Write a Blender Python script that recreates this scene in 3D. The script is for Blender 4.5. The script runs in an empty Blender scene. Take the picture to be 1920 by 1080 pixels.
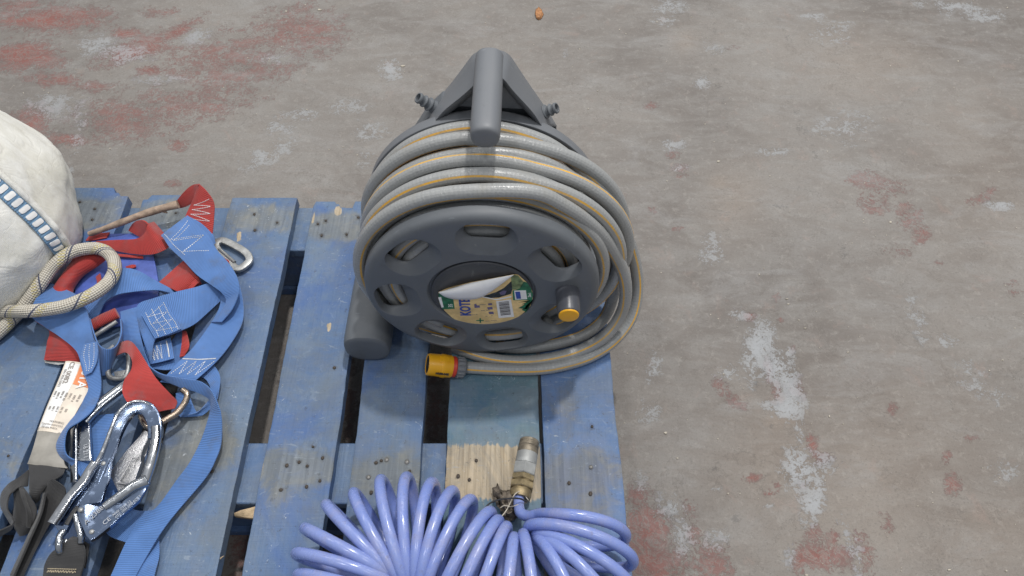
import bpy, bmesh, math, random
import numpy as np
from mathutils import Vector, Matrix, noise as mnoise
random.seed(7)
rad = math.radians
S = bpy.context.scene
COL = S.collection

# ------------------------------------------------------------------ camera
T = 0.144                       # height of the pallet's top face
F = 1387.0                      # focal length in photograph pixels (1920 wide)
PITCH = rad(54.23)
CAM = Vector((0.0, 0.0, T + 0.95))
cd = bpy.data.cameras.new("camera")
cam = bpy.data.objects.new("camera", cd)
COL.objects.link(cam)
cam.location = CAM
cam.rotation_euler = (rad(90) - PITCH, 0, 0)
cd.sensor_width = 36
cd.lens = F / 1920 * 36
cd.clip_start = 0.02
cd.clip_end = 60
S.camera = cam
FW = Vector((0, math.cos(PITCH), -math.sin(PITCH)))
UP = Vector((0, math.sin(PITCH), math.cos(PITCH)))
RT = Vector((1, 0, 0))

# ------------------------------------------------------------------ light of the hall
w = bpy.data.worlds.new("World")
S.world = w
w.use_nodes = True
nt = w.node_tree
bg = nt.nodes["Background"]
tc = nt.nodes.new("ShaderNodeTexCoord")
sx = nt.nodes.new("ShaderNodeSeparateXYZ")
cr = nt.nodes.new("ShaderNodeValToRGB")
nt.links.new(tc.outputs["Generated"], sx.inputs[0])
nt.links.new(sx.outputs["Z"], cr.inputs[0])
cr.color_ramp.elements[0].position = 0.0
cr.color_ramp.elements[0].color = (0.56, 0.57, 0.59, 1)
cr.color_ramp.elements[1].position = 0.85
cr.color_ramp.elements[1].color = (0.84, 0.89, 0.96, 1)
nt.links.new(cr.outputs[0], bg.inputs[0])
bg.inputs[1].default_value = 0.53


def lamp(name, loc, size, watts, col=(1, 0.97, 0.93), aim=(0, 0.55, 0.15)):
    l = bpy.data.lights.new(name, "AREA")
    l.shape = "RECTANGLE"
    l.size, l.size_y = size
    l.energy = watts
    l.color = col
    o = bpy.data.objects.new(name, l)
    COL.objects.link(o)
    o.location = loc
    o.rotation_euler = (Vector(aim) - Vector(loc)).to_track_quat("-Z", "Y").to_euler()
    return o


lamp("hall_lamp", (0.75, 2.1, 5.6), (0.22, 0.22), 185)
for lx, ly in ((-3.2, 2.6), (-1.6, -1.2), (1.8, -1.4), (3.6, 2.4), (-0.9, 4.6), (1.9, 5.0)):
    lamp("hall_lamp", (lx, ly, 5.6), (0.5, 0.25), 38)

S.view_settings.view_transform = "Standard"
S.view_settings.look = "None"
S.view_settings.exposure = 0.0
S.view_settings.gamma = 1.0
S.cycles.use_denoising = True
S.cycles.max_bounces = 8


# ------------------------------------------------------------------ pixel -> place
def ray(px, py):
    return FW + RT * ((px - 960) / F) - UP * ((py - 540) / F)


def at(px, py, z=0.0):
    """point of the photograph at height z above the pallet top"""
    d = ray(px, py)
    return CAM + d * ((T + z - CAM.z) / d.z)


def at_y(px, py, y):
    d = ray(px, py)
    return CAM + d * ((y - CAM.y) / d.y)


def to_px(X, Y, Z):
    x, y, z = X, Y, Z - CAM.z
    dep = y * FW.y + z * FW.z
    return 960 + F * x / dep, 540 - F * (y * UP.y + z * UP.z) / dep


# ------------------------------------------------------------------ node helpers
class NB:
    def __init__(s, name):
        s.m = bpy.data.materials.new(name)
        s.m.use_nodes = True
        s.t = s.m.node_tree
        s.p = s.t.nodes["Principled BSDF"]

    def n(s, typ, **kw):
        nd = s.t.nodes.new("ShaderNode" + typ)
        for k, v in kw.items():
            if k.startswith("_"):
                setattr(nd, k[1:], v)
            else:
                key = k.replace("__", " ")
                s.put(nd.inputs[int(k[1:]) if k[0] == "i" and k[1:].isdigit() else key], v)
        return nd

    def put(s, sock, v):
        if hasattr(v, "is_output") or isinstance(v, bpy.types.NodeSocket):
            s.t.links.new(v, sock)
        elif isinstance(v, (tuple, list)) and len(v) == 3 and sock.type == "RGBA":
            sock.default_value = (*v, 1)
        else:
            sock.default_value = v

    def coord(s, kind="Object", scale=(1, 1, 1), loc=(0, 0, 0), rot=(0, 0, 0)):
        c = s.n("TexCoord")
        mp = s.n("Mapping", Vector=c.outputs[kind], Scale=scale, Location=loc, Rotation=rot)
        return mp.outputs[0]

    def noise(s, vec, scale, detail=4, rough=0.55, dist=0.0):
        nd = s.n("TexNoise", Vector=vec, Scale=scale, Detail=detail, Roughness=rough, Distortion=dist)
        return nd.outputs[0]

    def math(s, op, a, b=0.0, c=0.0, clamp=False):
        nd = s.n("Math", _operation=op, _use_clamp=clamp)
        s.put(nd.inputs[0], a)
        s.put(nd.inputs[1], b)
        if op in ("MULTIPLY_ADD", "SMOOTH_MIN", "COMPARE"):
            s.put(nd.inputs[2], c)
        return nd.outputs[0]

    def step(s, v, lo, hi):
        nd = s.n("MapRange", _interpolation_type="SMOOTHSTEP", Value=v)
        nd.inputs[1].default_value = lo
        nd.inputs[2].default_value = hi
        return nd.outputs[0]

    def mix(s, f, a, b, mode="MIX"):
        nd = s.n("Mix", _data_type="RGBA", _blend_type=mode)
        s.put(nd.inputs[0], f)
        s.put(nd.inputs[6], a)
        s.put(nd.inputs[7], b)
        return nd.outputs[2]

    def attr(s, name):
        return s.n("Attribute", _attribute_name=name).outputs["Fac"]

    def bump(s, h, dist, strength=1.0, normal=None):
        nd = s.n("Bump", Strength=strength, Distance=dist, Height=h)
        if normal is not None:
            s.put(nd.inputs["Normal"], normal)
        return nd.outputs[0]

    def out(s, color=None, rough=None, normal=None, metal=None, spec=None, **kw):
        for key, v in (("Base Color", color), ("Roughness", rough), ("Normal", normal), ("Metallic", metal),
                       ("Specular IOR Level", spec)):
            if v is not None:
                s.put(s.p.inputs[key], v)
        for k, v in kw.items():
            s.put(s.p.inputs[k.replace("_", " ")], v)
        return s.m


# ------------------------------------------------------------------ materials
def m_plastic(name, base, rough=0.5, bevel=0.0015, dust=0.35, dustcol=(0.175, 0.182, 0.190)):
    b = NB(name)
    v = b.coord("Object")
    n1 = b.noise(v, 14, 5, 0.6)
    n2 = b.noise(v, 160, 3, 0.6)
    n3 = b.noise(b.coord("Object", (30, 160, 40), rot=(0.3, 0.5, 0.2)), 1.5, 3, 0.6)
    d = b.math("MULTIPLY", b.step(n1, 0.42, 0.78), dust)
    c = b.mix(d, base, dustcol)
    scr = b.math("MULTIPLY", b.step(n3, 0.68, 0.75), 0.35)
    c = b.mix(scr, c, tuple(x * 1.9 + 0.03 for x in base))
    bv = b.n("Bevel", _samples=4, Radius=bevel).outputs[0]
    geo = b.n("NewGeometry").outputs["Normal"]
    dt = b.n("VectorMath", _operation="DOT_PRODUCT", i0=bv, i1=geo).outputs["Value"]
    edge = b.step(b.math("ADD", b.math("SUBTRACT", 1.0, dt), b.math("MULTIPLY_ADD", b.noise(v, 55, 4, 0.7), 0.12, -0.06)), 0.03, 0.16)
    c = b.mix(b.math("MULTIPLY", edge, 0.4), c, tuple(x * 1.7 + 0.03 for x in base))
    sm = b.step(b.noise(b.coord("Object", (50, 50, 9), rot=(0.4, 0.2, 0.6)), 1.0, 6, 0.75, 1.5), 0.62, 0.72)
    c = b.mix(b.math("MULTIPLY", sm, 0.34), c, (0.30, 0.30, 0.295))
    dk = b.step(b.noise(v, 33, 6, 0.7), 0.56, 0.72)
    c = b.mix(b.math("MULTIPLY", dk, 0.25), c, tuple(x * 0.55 for x in base))
    nm = b.bump(n2, 0.0003, 0.5, bv)
    r = b.math("MULTIPLY_ADD", n1, 0.35, rough - 0.17)
    return b.out(c, r, nm)


def m_flat(name, base, rough=0.5, metal=0.0, nscale=40, amp=0.25, bump=0.0, **kw):
    b = NB(name)
    v = b.coord("Object")
    n1 = b.noise(v, nscale, 4, 0.6)
    c = b.mix(b.step(n1, 0.3, 0.75), tuple(x * (1 - amp) for x in base), tuple(min(1, x * (1 + amp)) for x in base))
    nm = b.bump(b.noise(v, nscale * 8, 3), bump, 1.0) if bump else None
    return b.out(c, rough, nm, metal, **kw)


def m_strap(name, base, period=0.0023, rough=0.72, dirt=0.38, dirtcol=(0.10, 0.11, 0.12)):
    b = NB(name)
    uv = b.n("UVMap").outputs[0]
    sp = b.n("SeparateXYZ", Vector=uv)
    u, v = sp.outputs[0], sp.outputs[1]
    o = b.coord("Object")
    wob = b.math("MULTIPLY", b.noise(o, 90, 2), 0.5)
    ph = b.math("ADD", b.math("MULTIPLY", v, 2 * math.pi / period), wob)
    rib = b.math("MULTIPLY_ADD", b.math("SINE", ph), 0.5, 0.5)
    weave = b.math("MULTIPLY_ADD", b.math("SINE", b.math("MULTIPLY", u, 2 * math.pi / 0.0016)), 0.5, 0.5)
    h = b.math("ADD", rib, b.math("MULTIPLY", weave, 0.18))
    # ribs fade where the webbing is rubbed flat
    flat = b.step(b.noise(o, 22, 2), 0.38, 0.62)
    c = b.mix(b.math("MULTIPLY", b.math("SUBTRACT", 1.0, rib), 0.62), base, tuple(x * 0.32 for x in base))
    n2 = b.noise(o, 35, 5, 0.65)
    c = b.mix(b.math("MULTIPLY", b.step(n2, 0.52, 0.75), dirt), c, dirtcol)
    c = b.mix(b.math("MULTIPLY", b.step(b.noise(o, 18, 3), 0.45, 0.8), 0.35), c, tuple(min(1, x * 1.25 + 0.03) for x in base))
    nm = b.bump(h, 0.0006, b.math("MULTIPLY_ADD", flat, 0.6, 0.35))
    return b.out(c, rough, nm, Sheen_Weight=0.25, Sheen_Roughness=0.5)


def m_hose():
    b = NB("ribbed_grey_hose")
    uv = b.n("UVMap").outputs[0]
    sp = b.n("SeparateXYZ", Vector=uv)
    u, v = sp.outputs[0], sp.outputs[1]
    tri = b.math("ABSOLUTE", b.math("SUBTRACT", b.math("FRACT", b.math("MULTIPLY", u, 2.0)), 0.5))
    stripe = b.math("SUBTRACT", 1.0, b.step(tri, 0.040, 0.050))
    k, q = 2 * math.pi * 8, 2 * math.pi * 95
    a1 = b.math("SINE", b.math("ADD", b.math("MULTIPLY", u, k), b.math("MULTIPLY", v, q)))
    a2 = b.math("SINE", b.math("SUBTRACT", b.math("MULTIPLY", u, k), b.math("MULTIPLY", v, q)))
    lat = b.math("MULTIPLY_ADD", b.math("MULTIPLY", a1, a2), 0.5, 0.5)
    o = b.coord("Object")
    n1 = b.noise(o, 25, 5, 0.65)
    n2 = b.noise(o, 240, 3, 0.6)
    c = b.mix(lat, (0.300, 0.309, 0.312), (0.330, 0.338, 0.337))
    c = b.mix(b.math("MULTIPLY", b.step(n1, 0.5, 0.8), 0.5), c, (0.29, 0.275, 0.235))
    c = b.mix(b.math("MULTIPLY", b.step(n2, 0.62, 0.72), 0.35), c, (0.15, 0.14, 0.125))
    yel = b.mix(b.step(n1, 0.35, 0.7), (0.72, 0.40, 0.055), (0.50, 0.34, 0.14))
    c = b.mix(stripe, c, yel)
    r = b.math("MULTIPLY_ADD", n1, 0.3, 0.12)
    hat = b.noise(b.n("Mapping", Vector=uv, Scale=(16, 420, 1), Rotation=(0, 0, 0.12)).outputs[0], 1.0, 2, 0.5)
    nm = b.bump(b.math("ADD", b.math("MULTIPLY", lat, 0.35), b.math("ADD", hat, b.math("MULTIPLY", n2, 0.4))), 0.0006, 0.8)
    return b.out(c, r, nm, spec=0.5)


def m_airhose():
    b = NB("blue_air_tube")
    o = b.coord("Object")
    n1 = b.noise(o, 30, 5, 0.65, 0.4)
    n2 = b.noise(o, 9, 3, 0.6)
    n3 = b.noise(o, 260, 2)
    c = b.mix(b.step(n2, 0.35, 0.65), (0.180, 0.250, 0.575), (0.225, 0.290, 0.590))
    c = b.mix(b.math("MULTIPLY", b.step(n1, 0.46, 0.70), 0.50), c, (0.30, 0.31, 0.47))
    c = b.mix(b.math("MULTIPLY", b.step(b.noise(o, 85, 6, 0.75), 0.58, 0.68), 0.38), c, (0.20, 0.175, 0.21))
    r = b.math("ADD", b.math("MULTIPLY_ADD", n1, 0.30, 0.06), b.math("MULTIPLY", b.step(b.noise(o, 150, 4, 0.7), 0.5, 0.65), 0.22))
    return b.out(c, r, b.bump(n3, 0.0002, 0.15), spec=0.55, Subsurface_Weight=0.12, Subsurface_Radius=(0.004, 0.005, 0.01))


def m_chrome(name="chrome", rough=0.20, col=(0.41, 0.43, 0.46)):
    b = NB(name)
    o = b.coord("Object")
    n1 = b.noise(o, 40, 4, 0.6)
    n2 = b.noise(o, 120, 3)
    c = b.mix(b.math("MULTIPLY", b.step(n1, 0.55, 0.75), 0.5), col, tuple(x * 0.55 for x in col))
    r = b.math("ADD", rough, b.math("MULTIPLY", b.step(n2, 0.5, 0.8), 0.28))
    bv = b.n("Bevel", _samples=4, Radius=0.0012).outputs[0]
    return b.out(c, r, b.bump(n1, 0.0006, 0.2, bv), 1.0)


def m_cast():
    b = NB("cast_metal")
    o = b.coord("Object")
    n = b.noise(o, 420, 3, 0.7)
    n1 = b.noise(o, 60, 4)
    c = b.mix(n1, (0.30, 0.30, 0.31), (0.52, 0.52, 0.53))
    return b.out(c, 0.34, b.bump(n, 0.0009, 0.9), 1.0)


def m_paintwood(name, blue, grey, seed=0.0):
    """painted pallet timber: flaking blue over grey weathered wood; 'wear' and 'bare' say where the paint has gone"""
    b = NB(name)
    oi = b.n("ObjectInfo").outputs["Random"]
    gco = b.n("TexCoord").outputs["Object"]
    off = b.n("CombineXYZ", X=b.math("MULTIPLY", oi, 37.0), Y=b.math("MULTIPLY", oi, 11.0), Z=0.0).outputs[0]
    v = b.n("VectorMath", _operation="ADD", i0=gco, i1=off).outputs[0]
    grain = b.noise(b.n("Mapping", Vector=v, Scale=(260, 9, 60)).outputs[0], 1.0, 5, 0.65, 0.6)
    grain2 = b.noise(b.n("Mapping", Vector=v, Scale=(90, 3.5, 40)).outputs[0], 1.0, 4, 0.6, 1.2)
    saw = b.noise(b.n("Mapping", Vector=v, Scale=(9, 330, 9), Rotation=(0, 0, 0.06)).outputs[0], 1.0, 3, 0.6, 0.3)
    blot = b.noise(v, 7, 6, 0.62, 0.3)
    blot2 = b.noise(v, 26, 6, 0.7, 0.5)
    fine = b.noise(v, 190, 4, 0.65)
    wear = b.attr("wear")
    bare = b.attr("bare")
    stain = b.attr("stain")
    tone = b.mix(b.step(blot, 0.35, 0.68), blue, tuple(x * y for x, y in zip(blue, (1.40, 1.22, 1.02))))
    tone = b.mix(b.math("MULTIPLY", b.step(blot2, 0.5, 0.72), 0.55), tone, tuple(x * 0.45 + y * 0.5 for x, y in zip(blue, grey)))
    tone = b.mix(b.math("MULTIPLY", b.step(grain, 0.52, 0.72), 0.32), tone, tuple(x * 0.62 for x in blue))
    tone = b.mix(b.math("MULTIPLY", b.step(saw, 0.55, 0.8), 0.35), tone, tuple(min(1, x * 1.25 + 0.05) for x in blue))
    tone = b.mix(b.math("MULTIPLY", b.step(b.noise(v, 13, 7, 0.72, 0.5), 0.44, 0.66), 0.5), tone, tuple(x * 0.55 + y * 0.62 for x, y in zip(blue, grey)))
    tone = b.mix(b.math("MULTIPLY", b.step(b.noise(v, 34, 6, 0.75, 1.0), 0.56, 0.68), 0.35), tone, (0.25, 0.32, 0.42))
    tone = b.mix(b.math("MULTIPLY", b.step(b.noise(v, 4.5, 5, 0.65, 0.8), 0.50, 0.66), 0.55), tone, tuple(x * y for x, y in zip(blue, (0.62, 0.80, 1.15))))
    tone = b.mix(b.math("MULTIPLY", b.step(b.noise(b.n("Mapping", Vector=v, Location=(5, 2, 1)).outputs[0], 6.5, 7, 0.72, 0.6), 0.50, 0.64), 0.5), tone, (0.155, 0.205, 0.265))
    gm = b.mix(b.step(grain2, 0.35, 0.7), tuple(x * 0.78 for x in grey), tuple(x * 1.18 for x in grey))
    gm = b.mix(b.math("MULTIPLY", b.step(blot2, 0.45, 0.65), 0.4), gm, (0.30, 0.28, 0.21))
    wm = b.step(b.math("ADD", wear, b.math("MULTIPLY_ADD", blot2, 0.9, -0.45)), 0.34, 0.72)
    wm = b.math("MULTIPLY", wm, 0.85)
    c = b.mix(wm, tone, gm)
    wood = b.mix(b.step(grain, 0.3, 0.7), (0.30, 0.235, 0.15), (0.53, 0.44, 0.315))
    wood = b.mix(b.math("MULTIPLY", b.step(blot2, 0.5, 0.7), 0.5), wood, (0.27, 0.25, 0.21))
    bm = b.step(b.math("ADD", bare, b.math("ADD", b.math("MULTIPLY_ADD", blot2, 0.6, -0.3), b.math("MULTIPLY_ADD", grain, 0.4, -0.2))), 0.44, 0.54)
    c = b.mix(bm, c, wood)
    # paint chips and scuffs
    chip = b.math("MULTIPLY", b.step(b.noise(v, 95, 6, 0.75, 1.2), 0.64, 0.665), b.step(b.noise(v, 9, 3), 0.47, 0.56))
    c = b.mix(b.math("MULTIPLY", chip, 0.75), c, (0.56, 0.60, 0.63))
    scf = b.step(b.noise(b.n("Mapping", Vector=v, Scale=(40, 160, 40), Rotation=(0, 0, 0.9)).outputs[0], 1.0, 4, 0.7, 1.0), 0.62, 0.68)
    c = b.mix(b.math("MULTIPLY", scf, 0.35), c, (0.33, 0.38, 0.44))
    dirt = b.step(b.noise(v, 120, 5, 0.75), 0.60, 0.68)
    c = b.mix(b.math("MULTIPLY", dirt, 0.5), c, (0.055, 0.06, 0.07))
    c = b.mix(b.math("MULTIPLY", b.step(b.noise(v, 5.5, 7, 0.75, 0.6), 0.46, 0.62), 0.42), c, (0.125, 0.145, 0.160))
    c = b.mix(b.math("MULTIPLY", b.step(b.math("ADD", stain, b.math("MULTIPLY_ADD", fine, 0.8, -0.4)), 0.35, 0.95), 0.65), c, (0.045, 0.04, 0.036))
    h = b.math("ADD", b.math("ADD", b.math("MULTIPLY", grain, 0.6), b.math("MULTIPLY", saw, 0.5)),
               b.math("ADD", b.math("MULTIPLY", fine, 0.4), b.math("MULTIPLY", wm, -0.5)))
    bv = b.n("Bevel", _samples=3, Radius=0.0015).outputs[0]
    nm = b.bump(h, 0.0016, 0.8, bv)
    r = b.math("MULTIPLY_ADD", b.math("ADD", blot2, wm), 0.2, 0.42)
    return b.out(c, r, nm, spec=0.35)


def m_floor():
    b = NB("worn_painted_concrete")
    v = b.coord("Object")
    vs = b.coord("Object", (1.0, 2.4, 1), rot=(0, 0, 0.35))
    big = b.noise(v, 2.2, 5, 0.6, 0.4)
    mid = b.noise(vs, 11, 7, 0.68, 0.7)
    mid2 = b.noise(v, 30, 7, 0.72, 0.5)
    fine = b.noise(v, 230, 5, 0.72)
    speck = b.noise(v, 620, 2, 0.6)
    c = b.mix(b.step(big, 0.3, 0.7), (0.168, 0.152, 0.140), (0.260, 0.240, 0.221))
    c = b.mix(b.math("MULTIPLY", b.step(mid, 0.38, 0.68), 0.6), c, (0.268, 0.258, 0.245))
    c = b.mix(b.math("MULTIPLY", b.step(mid2, 0.50, 0.70), 0.5), c, (0.195, 0.178, 0.162))
    c = b.mix(b.math("MULTIPLY", b.step(b.noise(v, 70, 6, 0.75, 0.4), 0.52, 0.66), 0.30), c, (0.37, 0.35, 0.325))
    c = b.mix(b.math("MULTIPLY", b.attr("warm"), 0.38), c, (0.345, 0.265, 0.20))
    tiny = b.noise(v, 110, 6, 0.75, 1.0)
    rough_n = b.math("ADD", b.math("MULTIPLY_ADD", mid2, 2.0, -1.0), b.math("MULTIPLY_ADD", mid, 1.3, -0.65))
    rough_n = b.math("ADD", rough_n, b.math("MULTIPLY_ADD", tiny, 2.4, -1.2))
    grit = b.noise(v, 330, 5, 0.8)
    rough_n = b.math("ADD", rough_n, b.math("MULTIPLY_ADD", grit, 1.2, -0.6))

    def mask(name, lo, hi, k=0.85):
        a = b.attr(name)
        return b.step(b.math("ADD", b.math("MULTIPLY", a, k), b.math("MULTIPLY", rough_n, b.step(a, 0.04, 0.35))), lo, hi)

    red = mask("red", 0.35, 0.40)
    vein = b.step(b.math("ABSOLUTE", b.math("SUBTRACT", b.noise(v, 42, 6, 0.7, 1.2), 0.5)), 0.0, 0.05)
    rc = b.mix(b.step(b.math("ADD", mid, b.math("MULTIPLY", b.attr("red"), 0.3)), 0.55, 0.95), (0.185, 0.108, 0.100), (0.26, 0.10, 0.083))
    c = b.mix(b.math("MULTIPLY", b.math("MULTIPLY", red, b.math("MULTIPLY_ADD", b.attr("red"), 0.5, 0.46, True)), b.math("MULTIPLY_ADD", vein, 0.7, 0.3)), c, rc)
    pale = mask("pale", 0.40, 0.49)
    c = b.mix(b.math("MULTIPLY", pale, b.math("MULTIPLY_ADD", b.attr("pale"), 0.65, 0.22)), c, b.mix(fine, (0.30, 0.315, 0.335), (0.47, 0.49, 0.51)))
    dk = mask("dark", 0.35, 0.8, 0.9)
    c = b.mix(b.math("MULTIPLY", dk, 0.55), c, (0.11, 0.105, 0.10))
    haze_ = b.step(b.noise(vs, 5.0, 7, 0.7, 0.8), 0.5, 0.68)
    c = b.mix(b.math("MULTIPLY", haze_, 0.3), c, (0.33, 0.327, 0.325))
    c = b.mix(b.math("MULTIPLY", b.step(b.noise(v, 17, 7, 0.72, 0.6), 0.56, 0.72), 0.28), c, (0.34, 0.25, 0.215))
    c = b.mix(b.math("MULTIPLY", b.step(fine, 0.50, 0.70), 0.5), c, (0.15, 0.138, 0.125))
    c = b.mix(b.math("MULTIPLY", b.step(speck, 0.66, 0.74), 0.5), c, (0.46, 0.44, 0.41))
    sc = b.noise(b.coord("Object", (90, 3, 1), rot=(0, 0, -0.5)), 1.0, 4, 0.6)
    c = b.mix(b.math("MULTIPLY", b.step(sc, 0.66, 0.78), 0.22), c, (0.15, 0.14, 0.13))
    pit = b.step(b.noise(v, 48, 4, 0.6), 0.70, 0.76)
    c = b.mix(b.math("MULTIPLY", pit, 0.5), c, (0.09, 0.08, 0.07))
    ck = b.step(b.math("ABSOLUTE", b.math("SUBTRACT", b.noise(b.coord("Object", (1, 1, 1), rot=(0, 0, 0.7)), 3.2, 8, 0.62, 0.3), 0.5)), 0.0, 0.0035)
    c = b.mix(b.math("MULTIPLY", b.math("SUBTRACT", 1.0, ck), 0.28), c, (0.10, 0.09, 0.08))
    h = b.math("ADD", b.math("MULTIPLY", fine, 0.7), b.math("ADD", b.math("MULTIPLY", mid2, 0.8), b.math("MULTIPLY", b.math("ADD", red, pale), 0.08)))
    r = b.math("MULTIPLY_ADD", mid2, 0.25, 0.52)
    return b.out(c, r, b.bump(h, 0.003, 0.8), spec=0.3)


def m_bag():
    b = NB("dirty_white_woven_cloth")
    v = b.coord("Object")
    n1 = b.noise(v, 9, 6, 0.66, 0.6)
    n2 = b.noise(v, 45, 5, 0.7)
    wv = b.n("TexWave", _bands_direction="X", Vector=b.coord("Object", rot=(0.2, 0.3, 0.5)), Scale=150.0, Distortion=0.6).outputs[1]
    wv2 = b.n("TexWave", _bands_direction="Y", Vector=b.coord("Object", rot=(0.2, 0.3, 0.5)), Scale=150.0, Distortion=0.6).outputs[1]
    c = b.mix(b.step(n1, 0.35, 0.75), (0.80, 0.80, 0.765), (0.62, 0.605, 0.53))
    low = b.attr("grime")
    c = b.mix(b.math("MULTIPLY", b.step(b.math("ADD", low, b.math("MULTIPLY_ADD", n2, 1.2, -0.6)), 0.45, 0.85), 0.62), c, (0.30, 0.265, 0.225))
    c = b.mix(b.math("MULTIPLY", b.step(n2, 0.6, 0.75), 0.3), c, (0.47, 0.46, 0.38))
    cr1 = b.step(b.math("ABSOLUTE", b.math("SUBTRACT", b.noise(b.coord("Object", (1, 1.6, 1), rot=(0.4, 0.7, 0.3)), 6.5, 3, 0.5, 0.8), 0.5)), 0.0, 0.045)
    cr2 = b.step(b.math("ABSOLUTE", b.math("SUBTRACT", b.noise(b.coord("Object", (1.5, 1, 1), loc=(3, 1, 2)), 13.0, 4, 0.55, 0.5), 0.5)), 0.0, 0.035)
    crs = b.math("ADD", b.math("MULTIPLY", cr1, 0.16), b.math("MULTIPLY", cr2, 0.05))
    fib = b.noise(b.coord("Object", (40, 260, 60), rot=(0.5, 0.2, 0.4)), 1.0, 4, 0.7)
    c = b.mix(b.math("MULTIPLY", b.step(fib, 0.58, 0.72), 0.22), c, (0.50, 0.49, 0.43))
    c = b.mix(b.math("MULTIPLY", b.math("SUBTRACT", 1.0, cr1), 0.14), c, (0.48, 0.45, 0.37))
    h = b.math("ADD", b.math("ADD", crs, b.math("MULTIPLY", fib, 0.22)), b.math("MULTIPLY", wv, 0.05))
    h = b.math("ADD", b.math("ADD", h, b.math("MULTIPLY", wv2, 0.05)), b.math("MULTIPLY", b.noise(v, 7, 3, 0.45, 0.5), 1.6))
    return b.out(c, 0.75, b.bump(h, 0.006, 0.5))


def m_rope():
    b = NB("braided_cream_rope")
    uv = b.n("UVMap").outputs[0]
    sp = b.n("SeparateXYZ", Vector=uv)
    u, v = sp.outputs[0], sp.outputs[1]
    k, q = 2 * math.pi * 9, 2 * math.pi * 150
    A = b.math("ADD", b.math("MULTIPLY", u, k), b.math("MULTIPLY", v, q))
    B = b.math("SUBTRACT", b.math("MULTIPLY", u, k), b.math("MULTIPLY", v, q))
    lat = b.math("MULTIPLY_ADD", b.math("MULTIPLY", b.math("SINE", A), b.math("SINE", B)), 0.5, 0.5)
    o = b.coord("Object")
    n = b.noise(o, 60, 4)
    c = b.mix(b.step(lat, 0.15, 0.75), (0.36, 0.325, 0.27), (0.66, 0.625, 0.545))
    # tracer yarns running round the braid in both hands
    t1 = b.math("FRACT", b.math("ADD", b.math("MULTIPLY", u, 1.0), b.math("MULTIPLY", v, 17.0)))
    t2 = b.math("FRACT", b.math("SUBTRACT", b.math("MULTIPLY", u, 1.0), b.math("MULTIPLY", v, 17.0)))
    chk = b.step(b.math("SINE", b.math("MULTIPLY", A, 1.0)), -0.2, 0.1)
    chk2 = b.step(b.math("SINE", b.math("MULTIPLY", B, 1.0)), -0.2, 0.1)
    mb = b.math("MULTIPLY", b.math("LESS_THAN", t1, 0.14), chk)
    my = b.math("MULTIPLY", b.math("LESS_THAN", b.math("ABSOLUTE", b.math("SUBTRACT", t1, 0.26)), 0.10), chk2)
    mb2 = b.math("MULTIPLY", b.math("LESS_THAN", t2, 0.10), chk2)
    c = b.mix(b.math("MULTIPLY", my, 0.6), c, (0.56, 0.47, 0.14))
    c = b.mix(b.math("MULTIPLY", mb, 0.9), c, (0.035, 0.05, 0.11))
    c = b.mix(b.math("MULTIPLY", b.step(n, 0.5, 0.75), 0.35), c, (0.26, 0.22, 0.17))
    return b.out(c, 0.85, b.bump(lat, 0.0016, 0.9))


M = {}
M["plastic"] = m_plastic("grey_plastic", (0.116, 0.128, 0.143))
M["plastic_light"] = m_plastic("pale_grey_plastic", (0.150, 0.160, 0.176), 0.48)  # paler grey for grip, hood, web, rear flange and collar
M["plastic_dark"] = m_plastic("dark_grey_plastic", (0.050, 0.053, 0.060), 0.34, dust=0.15)
M["knob"] = m_plastic("smooth_grey_plastic", (0.070, 0.075, 0.090), 0.34, dust=0.1)
M["black"] = m_plastic("black_plastic", (0.02, 0.02, 0.022), 0.45)
M["yellow"] = m_plastic("yellow_plastic", (0.80, 0.40, 0.012), 0.34, dust=0.06, dustcol=(0.5, 0.35, 0.1))
M["red_plastic"] = m_plastic("red_plastic", (0.55, 0.05, 0.03), 0.38, dust=0.05)
M["hose"] = m_hose()
M["air"] = m_airhose()
M["blue_strap"] = m_strap("blue_webbing", (0.088, 0.215, 0.53))
M["blue_strap_back"] = m_strap("pale_blue_webbing", (0.115, 0.245, 0.56))
M["red_strap"] = m_strap("red_webbing", (0.47, 0.034, 0.028), 0.0022)
M["black_strap"] = m_strap("charcoal_webbing", (0.030, 0.030, 0.032), 0.0016, dirt=0.3, dirtcol=(0.075, 0.075, 0.07))
M["thread"] = m_flat("white_thread", (0.66, 0.68, 0.70), 0.8)
M["tan_thread"] = m_flat("tan_thread", (0.40, 0.34, 0.24), 0.8)
M["chrome"] = m_chrome()
M["dark_reflection"] = m_chrome("chrome_dark_reflection", 0.16, (0.23, 0.29, 0.41))  # chrome with the dark blue overhead reflection put into its base colour
M["bright"] = m_chrome("bright_chrome", 0.15, (0.56, 0.57, 0.59))
M["steel"] = m_flat("dull_zinc_steel", (0.40, 0.405, 0.40), 0.48, 0.75, 55, 0.25, 0.0003)
M["brown_steel"] = m_chrome("tarnished_steel", 0.26, (0.46, 0.37, 0.29))
M["cast"] = m_cast()
M["steel_mark"] = m_flat("etched_mark", (0.42, 0.44, 0.47), 0.7)
M["brass"] = m_flat("dull_brass", (0.31, 0.245, 0.14), 0.50, 0.6, 90, 0.35, 0.0002)
M["tip_brass"] = m_flat("tarnished_brass", (0.25, 0.215, 0.165), 0.52, 0.6, 90, 0.35, 0.0002)
M["silver"] = m_flat("satin_silver_metal", (0.36, 0.37, 0.365), 0.58, 0.4, 60, 0.15, 0.0002)
M["bag"] = m_bag()
M["rope"] = m_rope()
M["floor"] = m_floor()
M["wood"] = m_paintwood("blue_painted_timber", (0.080, 0.145, 0.280), (0.180, 0.196, 0.203))
M["wood_teal"] = m_paintwood("teal_painted_timber", (0.082, 0.160, 0.225), (0.21, 0.24, 0.235))
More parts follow.
